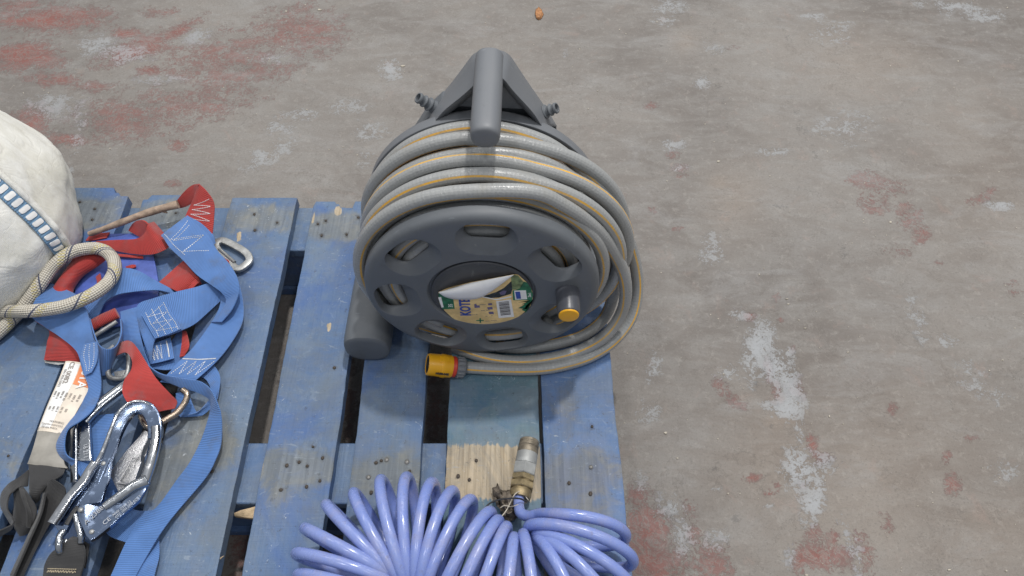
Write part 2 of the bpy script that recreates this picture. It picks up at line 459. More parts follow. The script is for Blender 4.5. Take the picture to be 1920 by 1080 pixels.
M["wood_deep"] = m_paintwood("deep_blue_timber", (0.072, 0.145, 0.325), (0.165, 0.180, 0.215))
M["rawwood"] = m_flat("bare_split_wood", (0.56, 0.42, 0.26), 0.75, 0, 90, 0.3, 0.0006)
M["nail"] = m_flat("rusty_nail", (0.085, 0.070, 0.058), 0.65, 0.3, 300, 0.5)
M["nail_bright"] = m_flat("grey_nail", (0.24, 0.235, 0.225), 0.5, 0.5, 300, 0.4)
M["violet"] = m_flat("violet_blue_plastic", (0.078, 0.125, 0.43), 0.40, 0, 22, 0.35, 0.0004)
M["stick"] = m_flat("weathered_stick", (0.36, 0.27, 0.205), 0.75, 0, 70, 0.35, 0.0006)
M["sheath"] = m_flat("grey_clear_sheath", (0.30, 0.285, 0.255), 0.42, 0, 25, 0.25, 0.0004)
M["paper"] = m_flat("white_paper", (0.82, 0.82, 0.81), 0.5, 0, 60, 0.07)
M["flap"] = m_flat("bright_white_paper", (0.90, 0.90, 0.90), 0.45, 0, 60, 0.03)
M["cream"] = m_flat("cream_label", (0.74, 0.66, 0.56), 0.5, 0, 60, 0.08)
M["orange"] = m_flat("orange_print", (0.74, 0.25, 0.10), 0.5, 0, 60, 0.1)
M["ink"] = m_flat("dark_ink", (0.07, 0.065, 0.065), 0.6)
M["greyink"] = m_flat("faded_ink", (0.30, 0.27, 0.25), 0.6)
M["sand"] = m_flat("sand_print", (0.76, 0.55, 0.25), 0.36, 0, 50, 0.22)
M["green"] = m_flat("green_print", (0.025, 0.17, 0.085), 0.36, 0, 120, 0.4)
M["olive"] = m_flat("olive_print", (0.18, 0.24, 0.11), 0.36, 0, 150, 0.5)
M["navy"] = m_flat("navy_photo_print", (0.018, 0.028, 0.04), 0.36, 0, 220, 0.8)
M["blueink"] = m_flat("blue_print", (0.03, 0.075, 0.36), 0.4, 0, 60, 0.15)
M["violetink"] = m_flat("mauve_print", (0.14, 0.12, 0.24), 0.4, 0, 60, 0.15)
M["leaf"] = m_flat("dry_orange_leaf", (0.42, 0.20, 0.085), 0.7, 0, 200, 0.4, 0.0004)
M["deadleaf"] = m_flat("grey_brown_leaf", (0.15, 0.125, 0.10), 0.8, 0, 120, 0.4, 0.0006)
M["chip"] = m_flat("pale_chip", (0.46, 0.42, 0.35), 0.8, 0, 200, 0.3)
M["wire"] = m_flat("black_wire", (0.03, 0.03, 0.032), 0.5)
M["trim_blue"] = m_strap("blue_trim", (0.15, 0.29, 0.46), 0.004)


# ------------------------------------------------------------------ mesh helpers
def smooth_by_angle(bm, ang=0.6):
    for f in bm.faces:
        f.smooth = True
    for e in bm.edges:
        if len(e.link_faces) == 2:
            try:
                e.smooth = e.calc_face_angle() < ang
            except ValueError:
                e.smooth = True


def obj(name, bm, mat, parent=None, ang=0.6):
    bmesh.ops.recalc_face_normals(bm, faces=bm.faces[:])
    smooth_by_angle(bm, ang)
    me = bpy.data.meshes.new(name)
    bm.to_mesh(me)
    bm.free()
    o = bpy.data.objects.new(name, me)
    COL.objects.link(o)
    for m in (mat if isinstance(mat, (list, tuple)) else [mat]):
        me.materials.append(m)
    if parent is not None:
        o.parent = parent
        o.matrix_parent_inverse = parent.matrix_basis.inverted()
    return o


def empty(name, loc, label, cat, group=None):
    o = bpy.data.objects.new(name, None)
    COL.objects.link(o)
    o.location = loc
    o.empty_display_size = 0.05
    tag(o, label, cat, group)
    return o


def tag(o, label, cat, group=None):
    o["label"] = label
    o["category"] = cat
    if group:
        o["group"] = group
    return o


def catmull(pts, n):
    """resample a list of Vectors (or tuples of floats) with n points per span"""
    P = [np.array(p, float) for p in pts]
    P = [2 * P[0] - P[1]] + P + [2 * P[-1] - P[-2]]
    out = []
    for i in range(1, len(P) - 2):
        p0, p1, p2, p3 = P[i - 1], P[i], P[i + 1], P[i + 2]
        for j in range(n):
            t = j / n
            out.append(0.5 * (2 * p1 + (p2 - p0) * t + (2 * p0 - 5 * p1 + 4 * p2 - p3) * t * t + (3 * p1 - p0 - 3 * p2 + p3) * t ** 3))
    out.append(P[-2])
    return np.array(out)


def tube(bm, path, r, sides=14, cap=True, twist=0.0, u0=0.0, rb=None, up=None, sq=1.0, rfun=None):
    """sweep a round (or flattened) section along a path; UV = (turn fraction, metres)"""
    uvl = bm.loops.layers.uv.verify()
    P = [Vector(p) for p in path]
    n = len(P)
    tang = [(P[min(i + 1, n - 1)] - P[max(i - 1, 0)]).normalized() for i in range(n)]
    if up is None:
        ref = Vector((0, 0, 1)) if abs(tang[0].z) < 0.9 else Vector((1, 0, 0))
    else:
        ref = Vector(up)
    nx = (ref - tang[0] * ref.dot(tang[0])).normalized()
    rings, L = [], [0.0]
    for i in range(n):
        if i:
            L.append(L[-1] + (P[i] - P[i - 1]).length)
            nx = (Vector(up) if up is not None else nx)
            nx = (nx - tang[i] * nx.dot(tang[i])).normalized()
        ny = tang[i].cross(nx)
        k = rfun(i / (n - 1)) if rfun else 1.0
        ring = []
        for j in range(sides):
            a = 2 * math.pi * (j / sides) + twist * L[i]
            ca, sa = math.cos(a), math.sin(a)
            if sq != 1.0:
                ca = math.copysign(abs(ca) ** sq, ca)
                sa = math.copysign(abs(sa) ** sq, sa)
            ring.append(bm.verts.new(P[i] + nx * ((rb or r) * ca * k) + ny * (r * sa * k)))
        rings.append(ring)
    for i in range(n - 1):
        for j in range(sides):
            k = (j + 1) % sides
            f = bm.faces.new((rings[i][j], rings[i][k], rings[i + 1][k], rings[i + 1][j]))
            for lp, (uu, vv) in zip(f.loops, ((j, i), (j + 1, i), (j + 1, i + 1), (j, i + 1))):
                lp[uvl].uv = (uu / sides + u0, L[vv])
    if cap:
        bm.faces.new(rings[0][::-1])
        bm.faces.new(rings[-1])
    return bm


def lathe(prof, seg, o, axis, ref=None):
    """closed solid of revolution: prof = [(along, radius)...] from end to end, about the line o + axis*t"""
    bm = bmesh.new()
    axis = Vector(axis).normalized()
    ref = Vector(ref) if ref is not None else (Vector((0, 0, 1)) if abs(axis.z) < 0.9 else Vector((1, 0, 0)))
    nx = (ref - axis * ref.dot(axis)).normalized()
    ny = axis.cross(nx)
    o = Vector(o)
    rings = []
    for (t, r) in prof:
        if r < 1e-6:
            rings.append([bm.verts.new(o + axis * t)])
        else:
            rings.append([bm.verts.new(o + axis * t + nx * (r * math.cos(2 * math.pi * j / seg)) + ny * (r * math.sin(2 * math.pi * j / seg))) for j in range(seg)])
    for a, b in zip(rings[:-1], rings[1:]):
        for j in range(seg):
            k = (j + 1) % seg
            if len(a) == 1 and len(b) > 1:
                bm.faces.new((a[0], b[j], b[k]))
            elif len(b) == 1 and len(a) > 1:
                bm.faces.new((a[j], b[0], a[k]))
            elif len(a) > 1:
                bm.faces.new((a[j], b[j], b[k], a[k]))
    if len(rings[0]) > 1:
        bm.faces.new(rings[0])
    if len(rings[-1]) > 1:
        bm.faces.new(rings[-1][::-1])
    return bm


def box(bm, lo, hi, bev=0.0, sub=None):
    vs = [bm.verts.new((x, y, z)) for x in (lo[0], hi[0]) for y in (lo[1], hi[1]) for z in (lo[2], hi[2])]
    fs = [(0, 1, 3, 2), (4, 6, 7, 5), (0, 4, 5, 1), (2, 3, 7, 6), (0, 2, 6, 4), (1, 5, 7, 3)]
    faces = [bm.faces.new([vs[i] for i in f]) for f in fs]
    if bev:
        es = {e for f in faces for e in f.edges}
        bmesh.ops.bevel(bm, geom=list(es), offset=bev, segments=2, profile=0.6, affect="EDGES")
    return bm


def prism(pts, thick, bev=0.0, n=None, seg=2):
    """solid of a 3D outline, extruded down by thick along -n"""
    bm = bmesh.new()
    top = [bm.verts.new(p) for p in pts]
    n = Vector(n) if n is not None else Vector((0, 0, 1))
    bot = [bm.verts.new(Vector(p) - n * thick) for p in pts]
    k = len(pts)
    bm.faces.new(top)
    bm.faces.new(bot[::-1])
    for i in range(k):
        j = (i + 1) % k
        bm.faces.new((top[i], bot[i], bot[j], top[j]))
    if bev:
        bmesh.ops.bevel(bm, geom=bm.edges[:], offset=bev, segments=seg, profile=0.6, affect="EDGES", clamp_overlap=True)
    return bm


class Ribbon:
    """flat webbing given by pairs of photograph points for its two edges, each with a height over the pallet"""

    def __init__(s, pairs, n=10, thick=0.0022, across=6, crown=0.0):
        A, B = [], []
        for p in pairs:
            if len(p) == 3:
                (ax, ay), (bx, by), z = p
                za = zb = z
            else:
                (ax, ay), (bx, by), za, zb = p
            A.append(at(ax, ay, za))
            B.append(at(bx, by, zb))
        s.init(A, B, n, thick, across, crown)

    def init(s, A, B, n, thick, across, crown):
        s.A, s.B = catmull(A, n), catmull(B, n)
        s.thick, s.across = thick, across
        N = len(s.A)
        mid = (s.A + s.B) / 2
        s.L = np.concatenate([[0], np.cumsum(np.linalg.norm(np.diff(mid, axis=0), axis=1))])
        tg = np.gradient(mid, axis=0)
        ac = s.B - s.A
        nn = np.cross(ac, tg)
        nn /= np.linalg.norm(nn, axis=1)[:, None] + 1e-12
        if nn[:, 2].sum() < 0:
            nn = -nn
        s.N = nn
        s.W = np.linalg.norm(ac, axis=1)
        s.crown = crown

    def pt(s, u, v, off=0.0):
        """u 0..1 across, v 0..1 along (fraction of the length)"""
        l = v * s.L[-1]
        i = min(max(int(np.searchsorted(s.L, l)) - 1, 0), len(s.L) - 2)
        t = (l - s.L[i]) / max(s.L[i + 1] - s.L[i], 1e-9)
        a = s.A[i] * (1 - t) + s.A[i + 1] * t
        b = s.B[i] * (1 - t) + s.B[i + 1] * t
        n = s.N[i] * (1 - t) + s.N[i + 1] * t
        return Vector(a * (1 - u) + b * u + n * (off + s.crown * 4 * u * (1 - u)))

    def bm(s, bm=None):
        bm = bm or bmesh.new()
        uvl = bm.loops.layers.uv.verify()
        N, K = len(s.A), s.across
        h = s.thick / 2
        prof = []
        for k in range(K + 1):
            u = k / K
            e = 0.72 if k in (0, K) else 1.0
            prof.append((u, h * e))
        prof += [(u, -hh) for (u, hh) in prof[::-1]]
        m = len(prof)
        rows = []
        for i in range(N):
            row = []
            for (u, hh) in prof:
                c = s.crown * 4 * u * (1 - u)
                row.append(bm.verts.new(s.A[i] * (1 - u) + s.B[i] * u + s.N[i] * (hh + c)))
            rows.append(row)
        wm = float(np.median(s.W))
        for i in range(N - 1):
            for k in range(m):
                k2 = (k + 1) % m
                f = bm.faces.new((rows[i][k], rows[i][k2], rows[i + 1][k2], rows[i + 1][k]))
                us = (prof[k][0], prof[k2][0], prof[k2][0], prof[k][0])
                vs = (s.L[i], s.L[i], s.L[i + 1], s.L[i + 1])
                for lp, uu, vv in zip(f.loops, us, vs):
                    lp[uvl].uv = (uu * wm, vv)
        bm.faces.new(rows[0][::-1])
        bm.faces.new(rows[-1])
        return bm


def stitch_line(bm, rib, pts, dash=0.0022, gap=0.0014, r=0.00055, off=0.0):
    """dashes of thread along a polyline given in ribbon (u, v) coordinates"""
    P = [rib.pt(u, v, rib.thick / 2 + 0.0003 + off) for (u, v) in pts]
    Q = [(P[i] * (1 - k / 12) + P[i + 1] * (k / 12)) for i in range(len(P) - 1) for k in range(12)] + [P[-1]]
    Q = [rib.pt(u0 * (1 - k / 12) + u1 * (k / 12), v0 * (1 - k / 12) + v1 * (k / 12), rib.thick / 2 + 0.0003 + off)
         for (u0, v0), (u1, v1) in zip(pts[:-1], pts[1:]) for k in range(12)] + [P[-1]]
    acc, on, cur = 0.0, True, [Q[0]]
    for a, b in zip(Q[:-1], Q[1:]):
        L = (b - a).length
        t = 0.0
        while L - t > 1e-9:
            need = (dash if on else gap) - acc
            if t + need <= L:
                t += need
                p = a.lerp(b, t / L)
                if on:
                    cur.append(p)
                    if len(cur) > 1 and (cur[0] - cur[-1]).length > 1e-5:
                        tube(bm, [cur[0], cur[-1]], r, 5)
                cur = [p]
                on = not on
                acc = 0.0
            else:
                acc += L - t
                t = L
    return bm


def zigzag(u0, u1, v0, v1, n, along=True):
    pts = []
    for i in range(n + 1):
        t = i / n
        if along:
            pts.append((u0 if i % 2 else u1, v0 + (v1 - v0) * t))
        else:
            pts.append((u0 + (u1 - u0) * t, v0 if i % 2 else v1))
    return pts


def text_mesh(bm, body, o, ex, ey, size, depth=0.0002, align="CENTER", xscale=1.0, bold=0.0):
    """real lettering laid on a surface at o, reading along ex with letters standing along ey"""
    c = bpy.data.curves.new("lettering", "FONT")
    c.body = body
    c.size = size
    c.align_x = align
    c.align_y = "CENTER"
    c.extrude = depth
    c.resolution_u = 3
    c.offset = bold
    to = bpy.data.objects.new("lettering", c)
    COL.objects.link(to)
    dg = bpy.context.evaluated_depsgraph_get()
    dg.update()
    me = bpy.data.meshes.new_from_object(to.evaluated_get(dg))
    ex, ey = Vector(ex).normalized(), Vector(ey)
    ey = (ey - ex * ey.dot(ex)).normalized()
    ez = ex.cross(ey)
    for v in me.vertices:
        v.co = Vector(o) + ex * (v.co.x * xscale) + ey * v.co.y + ez * v.co.z
    bm.from_mesh(me)
    bpy.data.objects.remove(to)
    bpy.data.curves.remove(c)
    bpy.data.meshes.remove(me)
    return bm


# ================================================================== THE FLOOR
def blobs(px, py, L):
    v = np.zeros_like(px)
    for b in L:
        x, y, rx, ry = b[:4]
        k = b[4] if len(b) > 4 else 1.0
        a = rad(b[5]) if len(b) > 5 else 0.0
        dx, dy = px - x, py - y
        ux = dx * math.cos(a) + dy * math.sin(a)
        uy = -dx * math.sin(a) + dy * math.cos(a)
        v = np.maximum(v, k * np.exp(-0.8 * ((ux / rx) ** 2 + (uy / ry) ** 2)))
    return v


RED = [(90, 35, 110, 26, 1.0), (40, 105, 70, 26, 1.1), (255, 92, 75, 22, 1.05, -18), (330, 60, 55, 12, .95, -28), (235, 62, 30, 10, .9),
       (100, 150, 55, 13, .85), (55, 230, 30, 40, .95, 60), (125, 262, 40, 14, .9), (280, 130, 26, 11, 1.0), (430, 110, 170, 55, .5, -8),
       (560, 60, 90, 50, .58), (350, 195, 150, 40, .5, -10), (230, 225, 120, 45, .52), (335, 268, 18, 14, .8), (180, 165, 60, 12, .62), (475, 140, 60, 20, .55),
       (150, 30, 60, 18, .9), (300, 22, 40, 12, .6), (30, 10, 80, 12, .8), (325, 345, 15, 8, .55), (60, 290, 40, 16, .7),
       (1650, 345, 58, 22, .62, 10), (1640, 378, 34, 22, .72), (1705, 405, 24, 26, .72), (1728, 440, 18, 18, .75), (1680, 470, 30, 14, .55),
       (1222, 197, 16, 8, .8), (1275, 320, 20, 12, .7), (1262, 290, 16, 8, .6), (1830, 375, 20, 10, .65), (1855, 362, 20, 12, .75), (1225, 395, 12, 8, .6),
       (1272, 430, 12, 6, .6), (1760, 493, 10, 6, .6), (1900, 532, 20, 6, .6), (1375, 90, 14, 5, .55),
       (1215, 1000, 42, 60, .95), (1235, 1060, 60, 40, 1.05), (1195, 930, 20, 30, .8), (1300, 1000, 22, 22, .72), (1335, 1050, 40, 40, .72), (1290, 960, 20, 30, .6),
       (1442, 700, 9, 30, 1.0), (1405, 592, 12, 10, .9), (1350, 720, 14, 20, .7, -30), (1378, 752, 28, 10, .75, 30), (1495, 728, 20, 22, .72), (1455, 735, 14, 26, .75),
       (1522, 830, 12, 26, .85, -20), (1538, 862, 30, 14, .8), (1411, 897, 16, 9, .95), (1440, 925, 14, 8, .85), (1458, 910, 10, 8, .8), (1505, 910, 14, 6, .8),
       (1550, 1040, 64, 26, 1.0), (1500, 1050, 20, 24, .9), (1620, 1050, 22, 30, .85), (1565, 1005, 12, 22, .9), (1605, 1010, 20, 16, .8), (1525, 1000, 14, 18, .8),
       (1786, 905, 15, 22, .85), (1776, 858, 8, 12, .8), (1660, 980, 14, 22, .7, -30), (1672, 768, 10, 13, .75), (1820, 822, 15, 10, .75), (1465, 600, 8, 5, .8), (1455, 558, 8, 10, .7),
       (1487, 655, 10, 6, .6), (1900, 548, 20, 8, .6)]
PALE = [(1420, 650, 24, 45, .95, 12), (1450, 690, 36, 40, .9), (1470, 765, 40, 22, .95, 20), (1412, 690, 20, 40, .7), (1500, 880, 34, 46, .95, -15), (1525, 945, 26, 26, .95),
        (1515, 980, 18, 12, .7), (1545, 870, 34, 22, .7), (1360, 700, 30, 20, .6), (1390, 590, 30, 14, .62), (1850, 735, 60, 24, .5, 25), (1840, 55, 1, 1, 0),
        (1800, 18, 80, 16, .72, 10), (1850, 32, 40, 10, .7), (1255, 10, 36, 18, .62), (1240, 38, 30, 14, .6), (1340, 85, 24, 20, .5), (1315, 155, 18, 14, .62), (1275, 318, 26, 10, .6),
        (1262, 272, 30, 14, .62), (1450, 285, 34, 10, .58), (1335, 470, 26, 34, .6), (1875, 385, 34, 10, .75), (1525, 30, 26, 8, .6), (1560, 60, 50, 30, .48), (1580, 240, 80, 40, .45),
        (230, 100, 70, 26, .62, 10), (370, 68, 34, 16, .72, -20), (185, 85, 50, 26, .6), (100, 200, 60, 26, .6), (300, 150, 60, 10, .6), (520, 110, 40, 12, .6), (560, 215, 50, 12, .55),
        (500, 290, 60, 20, .64, -25), (520, 240, 40, 14, .55), (690, 245, 40, 22, .55), (735, 130, 26, 20, .72), (650, 200, 60, 20, .42), (690, 300, 30, 20, .5), (150, 230, 16, 70, .56, 12), (125, 330, 14, 30, .6),
        (1225, 690, 20, 36, .62), (1215, 770, 26, 26, .6), (1255, 950, 34, 24, .75, 30), (1280, 1000, 22, 50, .7), (1340, 1010, 30, 30, .6), (1480, 1045, 14, 30, .7), (1590, 1010, 16, 40, .75, -20),
        (1610, 1055, 10, 40, .85), (1200, 905, 14, 24, .6), (1720, 600, 20, 60, .5, -20), (1770, 640, 30, 16, .5), (1820, 700, 40, 30, .5), (1440, 945, 10, 6, .8), (1480, 660, 16, 10, .6), (1060, 100, 10, 14, .5),
        (1345, 915, 14, 5, .7), (1880, 880, 40, 30, .42)]
PALE += [(1482, 730, 24, 60, .9, -15), (1500, 815, 12, 40, .7), (1440, 640, 14, 40, .8), (1535, 920, 16, 40, .8)]
WARM = [(1650, 900, 260, 190, .55), (1450, 860, 120, 120, .6), (1850, 1000, 160, 100, .6), (1850, 330, 130, 170, .35), (1640, 110, 130, 60, .4), (1380, 370, 50, 60, .5), (1460, 790, 40, 20, .9), (1350, 345, 22, 18, .7), (1285, 80, 20, 20, .5)]
DARK = [(1420, 720, 8, 14, .9), (1340, 60, 8, 60, .42, -10), (1350, 180, 12, 70, .44, -12), (1500, 230, 14, 120, .42, -25), (1470, 60, 10, 60, .38, -20), (1440, 380, 50, 8, .5, 15), (1575, 470, 26, 18, .45),
        (1365, 450, 8, 60, .42, -8), (1460, 500, 8, 40, .4), (1370, 400, 18, 5, .5, 25), (1720, 640, 6, 100, .4, -35), (1780, 760, 5, 60, .42, -20), (1380, 965, 14, 10, .6), (1780, 1045, 30, 14, .5),
        (1640, 985, 16, 12, .55), (1240, 100, 10, 60, .34), (1890, 700, 60, 30, .3), (1340, 880, 14, 6, .5), (960, 30, 200, 40, .2), (1295, 880, 12, 30, .35), (1445, 800, 9, 18, .5), (1380, 980, 14, 10, .4)]

RED = [(b[0], b[1], b[2], b[3], b[4] * (1.25 if b[4] < .6 and b[0] < 700 else 1.0)) + tuple(b[5:]) for b in RED]
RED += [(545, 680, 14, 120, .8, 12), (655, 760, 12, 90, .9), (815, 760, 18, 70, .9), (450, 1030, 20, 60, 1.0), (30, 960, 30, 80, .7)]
DARK += [(545, 680, 26, 160, .9, 12), (655, 760, 22, 120, .9), (815, 760, 30, 100, .8), (450, 1030, 30, 70, .6), (215, 1050, 40, 60, 1.0), (20, 900, 40, 120, 1.0)]  # shade seen through the deck gaps, painted into the floor as dark blobs
NX, NY = 400, 270
xs = np.concatenate([[-7, -4, -2.4], np.linspace(-1.75, 1.6, NX), [2.4, 4, 7]])
ys = np.concatenate([[-5, -2, -0.8], np.linspace(-0.15, 2.1, NY), [3, 5, 9]])
GX, GY = np.meshgrid(xs, ys)
ppx, ppy = to_px(np.clip(GX, -1.9, 1.9), np.clip(GY, -0.1, 2.2), np.zeros_like(GX))
me = bpy.data.meshes.new("floor")
nx, ny = len(xs), len(ys)
idx = np.arange(nx * ny).reshape(ny, nx)
quads = np.stack([idx[:-1, :-1], idx[:-1, 1:], idx[1:, 1:], idx[1:, :-1]], -1).reshape(-1, 4)
me.from_pydata(np.stack([GX.ravel(), GY.ravel(), np.zeros(nx * ny)], 1).tolist(), [], quads.tolist())
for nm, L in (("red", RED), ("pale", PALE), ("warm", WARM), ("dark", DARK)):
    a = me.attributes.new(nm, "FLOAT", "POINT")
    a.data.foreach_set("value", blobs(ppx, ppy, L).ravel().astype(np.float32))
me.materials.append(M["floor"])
fl = bpy.data.objects.new("floor", me)
COL.objects.link(fl)
fl["kind"] = "structure"

# ================================================================== THE PALLET
pal = empty("pallet", (-0.35, 0.38, 0), "worn blue wooden pallet carrying the hose reel and harness", "pallet")
BT = 0.018


def line_x(p, q, Y):
    """X of the board edge through photograph points p and q at depth Y"""
    a, b = at(*p), at(*q)
    return a.x + (b.x - a.x) * (Y - a.y) / (b.y - a.y)


NAILS = {"bA": [(150, 379), (178, 392), (173, 412), (16, 855)], "bC": [(285, 398), (330, 400)], "bD": [(477, 402), (520, 418), (478, 432), (335, 903), (386, 868), (398, 884)],
         "bE": [(611, 414), (603, 442), (650, 440), (672, 408), (596, 420), (587, 838), (605, 859), (561, 867), (576, 874), (538, 873), (600, 902), (575, 913), (527, 919), (627, 690)],
         "bF": [(691, 895), (705, 868), (715, 864), (725, 862), (763, 866), (696, 924), (768, 884), (751, 913)], "bG": [(893, 864), (859, 893), (880, 900)],
         "bH": [(1108, 876), (1067, 906), (1107, 926), (1110, 800)]}


def board(name_, el, er, far, near, mat, z=0.0, wear=(), bare=(), jag=(), tilt=0.0, base=0.0, nails=()):
    """deck board between two edge lines; wear/bare = blobs in photograph pixels; jag = depth notches of the far end"""
    yf, yn = at(960, far, z).y, near
    ns = 26
    ny_ = 150
    bm = bmesh.new()
    lw = bm.verts.layers.float.new("wear")
    lb = bm.verts.layers.float.new("bare")
    lst = bm.verts.layers.float.new("stain")
    top, bot = [], []
    for i in range(ny_ + 1):
        t = i / ny_
        rt, rb_ = [], []
        for j in range(ns + 1):
            s = j / ns
            # the far end is splintered: notches taken out of it
            cut = 0.0
            for (s0, s1, d) in jag:
                if s0 <= s <= s1:
                    cut = d
            Y = yn + (yf - cut - yn) * t
            x0, x1 = line_x(*el, Y), line_x(*er, Y)
            jit = 0.0016 * mnoise.noise((Y * 14, x0 * 9, 1.7)) + 0.0007 * mnoise.noise((Y * 70, x0 * 9, 4.7))
            jit2 = 0.0016 * mnoise.noise((Y * 14, x1 * 9, 8.7)) + 0.0007 * mnoise.noise((Y * 70, x1 * 9, 2.7))
            X = x0 + jit + (x1 + jit2 - x0 - jit) * s
            zz = T + z + tilt * (s - 0.5) + 0.0007 * mnoise.noise((X * 18, Y * 5, 3.1))
            if j in (0, ns):
                zz -= 0.0009
            v = bm.verts.new((X, Y, zz))
            rt.append(v)
            rb_.append(bm.verts.new((X, Y, zz - BT)))
        top.append(rt)
        bot.append(rb_)
    allv = [v for r in top for v in r]
    A = np.array([v.co for v in allv])
    px, py = to_px(A[:, 0], A[:, 1], A[:, 2])
    wv = np.maximum(blobs(px, py, wear), base) if wear else np.full(len(A), base)
    bv = blobs(px, py, bare) if bare else np.zeros(len(A))
    sv = blobs(px, py, [(x, y, 7, 6, 1.0) for x, y in NAILS.get(name_, ())])
    for v, a, b, c in zip(allv, wv, bv, sv):
        v[lw] = float(a)
        v[lb] = float(b)
        v[lst] = float(c)
    for i in range(ny_):
        for j in range(ns):
            bm.faces.new((top[i][j], top[i][j + 1], top[i + 1][j + 1], top[i + 1][j]))
            bm.faces.new((bot[i][j], bot[i + 1][j], bot[i + 1][j + 1], bot[i][j + 1]))
        bm.faces.new((top[i][0], top[i + 1][0], bot[i + 1][0], bot[i][0]))
        bm.faces.new((top[i][ns], bot[i][ns], bot[i + 1][ns], top[i + 1][ns]))
    for j in range(ns):
        bm.faces.new((top[0][j], bot[0][j], bot[0][j + 1], top[0][j + 1]))
        bm.faces.new((top[ny_][j], top[ny_][j + 1], bot[ny_][j + 1], bot[ny_][j]))
    return obj("deck_board", bm, mat, pal, 0.9)


NEAR = -0.13
VP = (940, -1385)


def through(x, y):
    """board edge through (x, y) that runs to the boards' vanishing point"""
    y2 = y + 300
    return ((x, y), (x + (x - VP[0]) * 300 / (y - VP[1]), y2))


bA0 = board("bA0", through(-420, 700), through(-330 + 180, 720), 345, NEAR, M["wood"], base=0.2)
bA = board("bA", through(-108, 720), through(100, 720), 352, NEAR, M["wood"], wear=[(160, 400, 100, 36, .95), (30, 850, 60, 50, .6), (0, 700, 90, 60, .4)],
           jag=((0.82, 0.9, 0.012), (0.9, 1.0, 0.02)))
bC = board("bC", through(13, 1040), through(192, 1000), 366, NEAR, M["wood"], wear=[(310, 402, 90, 28, .9), (90, 1040, 60, 40, .3)], jag=((0, 0.1, 0.01), (0.75, 0.9, .006)))
bD = board("bD", ((434, 375), (284, 897)), ((555.5, 381), (403.6, 1077.6)), 371, NEAR, M["wood"],
           wear=[(490, 410, 110, 34, .85), (430, 480, 60, 16, .3), (380, 830, 80, 90, .85), (320, 900, 60, 100, .85), (350, 1010, 50, 40, .45)],
           bare=[(448, 443, 5, 11, 1.0), (478, 580, 1, 1, 0)])
bE = board("bE", ((585.5, 393), (454, 1079)), ((682, 500), (614, 935.6)), 378, NEAR, M["wood"],
           wear=[(630, 425, 110, 30, .95), (560, 878, 150, 50, .85), (520, 900, 40, 60, .7), (600, 700, 50, 60, .25)],
           bare=[(634, 396, 7, 9, 1.0), (588, 410, 3, 16, .9), (617, 613, 4, 9, 1.1), (492, 875, 3, 30, .7)],
           jag=((0, 0.03, .01), (0.36, 0.44, .006), (0.44, 0.56, .014), (0.56, 0.68, .019), (0.84, 0.9, .012), (0.9, 1.0, .016)))
bF = board("bF", through(669, 800), through(793, 800), 382, NEAR, M["wood"], wear=[(730, 890, 120, 48, .85), (700, 720, 14, 40, .35)])
bG = board("bG", through(840, 800), through(1010.5, 800), 384, NEAR, M["wood_teal"], wear=[(920, 780, 80, 60, .35), (930, 700, 80, 40, .2)],
           bare=[(900, 885, 120, 52, 1.15), (960, 890, 120, 52, 1.15)])
bH = board("bH", through(1017.6, 800), ((1144, 667), (1175, 977)), 386, NEAR, M["wood_deep"], wear=[(1085, 890, 100, 60, .9), (1065, 760, 34, 70, .65), (1090, 960, 100, 50, .7)], tilt=-0.001)

# cross boards under the deck, blocks and skids
PX0, PX1 = -0.86, line_x((1144, 667), (1175, 977), 0.4) - 0.004


def slab(name, lo, hi, mat, bev=0.0015):
    bm = bmesh.new()
    box(bm, lo, hi)
    lw = bm.verts.layers.float.new("wear")
    bm.verts.layers.float.new("bare")
    for v in bm.verts:
        v[lw] = 0.15
    bmesh.ops.bevel(bm, geom=bm.edges[:], offset=bev, segments=1, affect="EDGES")
    return obj(name, bm, mat, pal)


zc = T - BT - 0.001
for (y0, y1) in ((0.7755, 0.872), (0.3433, 0.4303), (-0.12, -0.03)):
    slab("cross_board", (PX0, y0, zc - BT), (PX1, y1, zc), M["wood"])
for bx in (-0.80, -0.36, 0.09):
    for (y0, y1) in ((0.775, 0.87), (0.344, 0.43), (-0.12, -0.03)):
        slab("block", (bx - 0.055, y0 + 0.003, 0.021), (bx + 0.055 - (0.004 if bx > 0 else 0), y1 - 0.003, zc - BT - 0.001), M["wood_deep"])
for (y0, y1) in ((0.772, 0.874), (0.340, 0.434), (-0.125, -0.028)):
    slab("bottom_board", (PX0 + .002, y0, 0.001), (PX1 - .004, y1, 0.02), M["wood_deep"])
# the split end of the middle cross board
bm = prism([at(438, 962, -BT - 0.002), at(452, 956, -BT - 0.002), at(466, 953, -BT - 0.002), at(482, 948, -BT - .002), at(482, 972, -BT - .006), at(460, 970, -BT - .006), at(440, 968, -BT - .006)], 0.006, 0.0008)
obj("splinter", bm, M["rawwood"], pal)
bm = bmesh.new()
tube(bm, catmull([at(403, 1060, -.012), at(412, 1048, -.004), at(420, 1042, .002)], 4), 0.002, 6, rb=0.0007, rfun=lambda t: 1.1 - t)
obj("splinter", bm, M["rawwood"], pal)

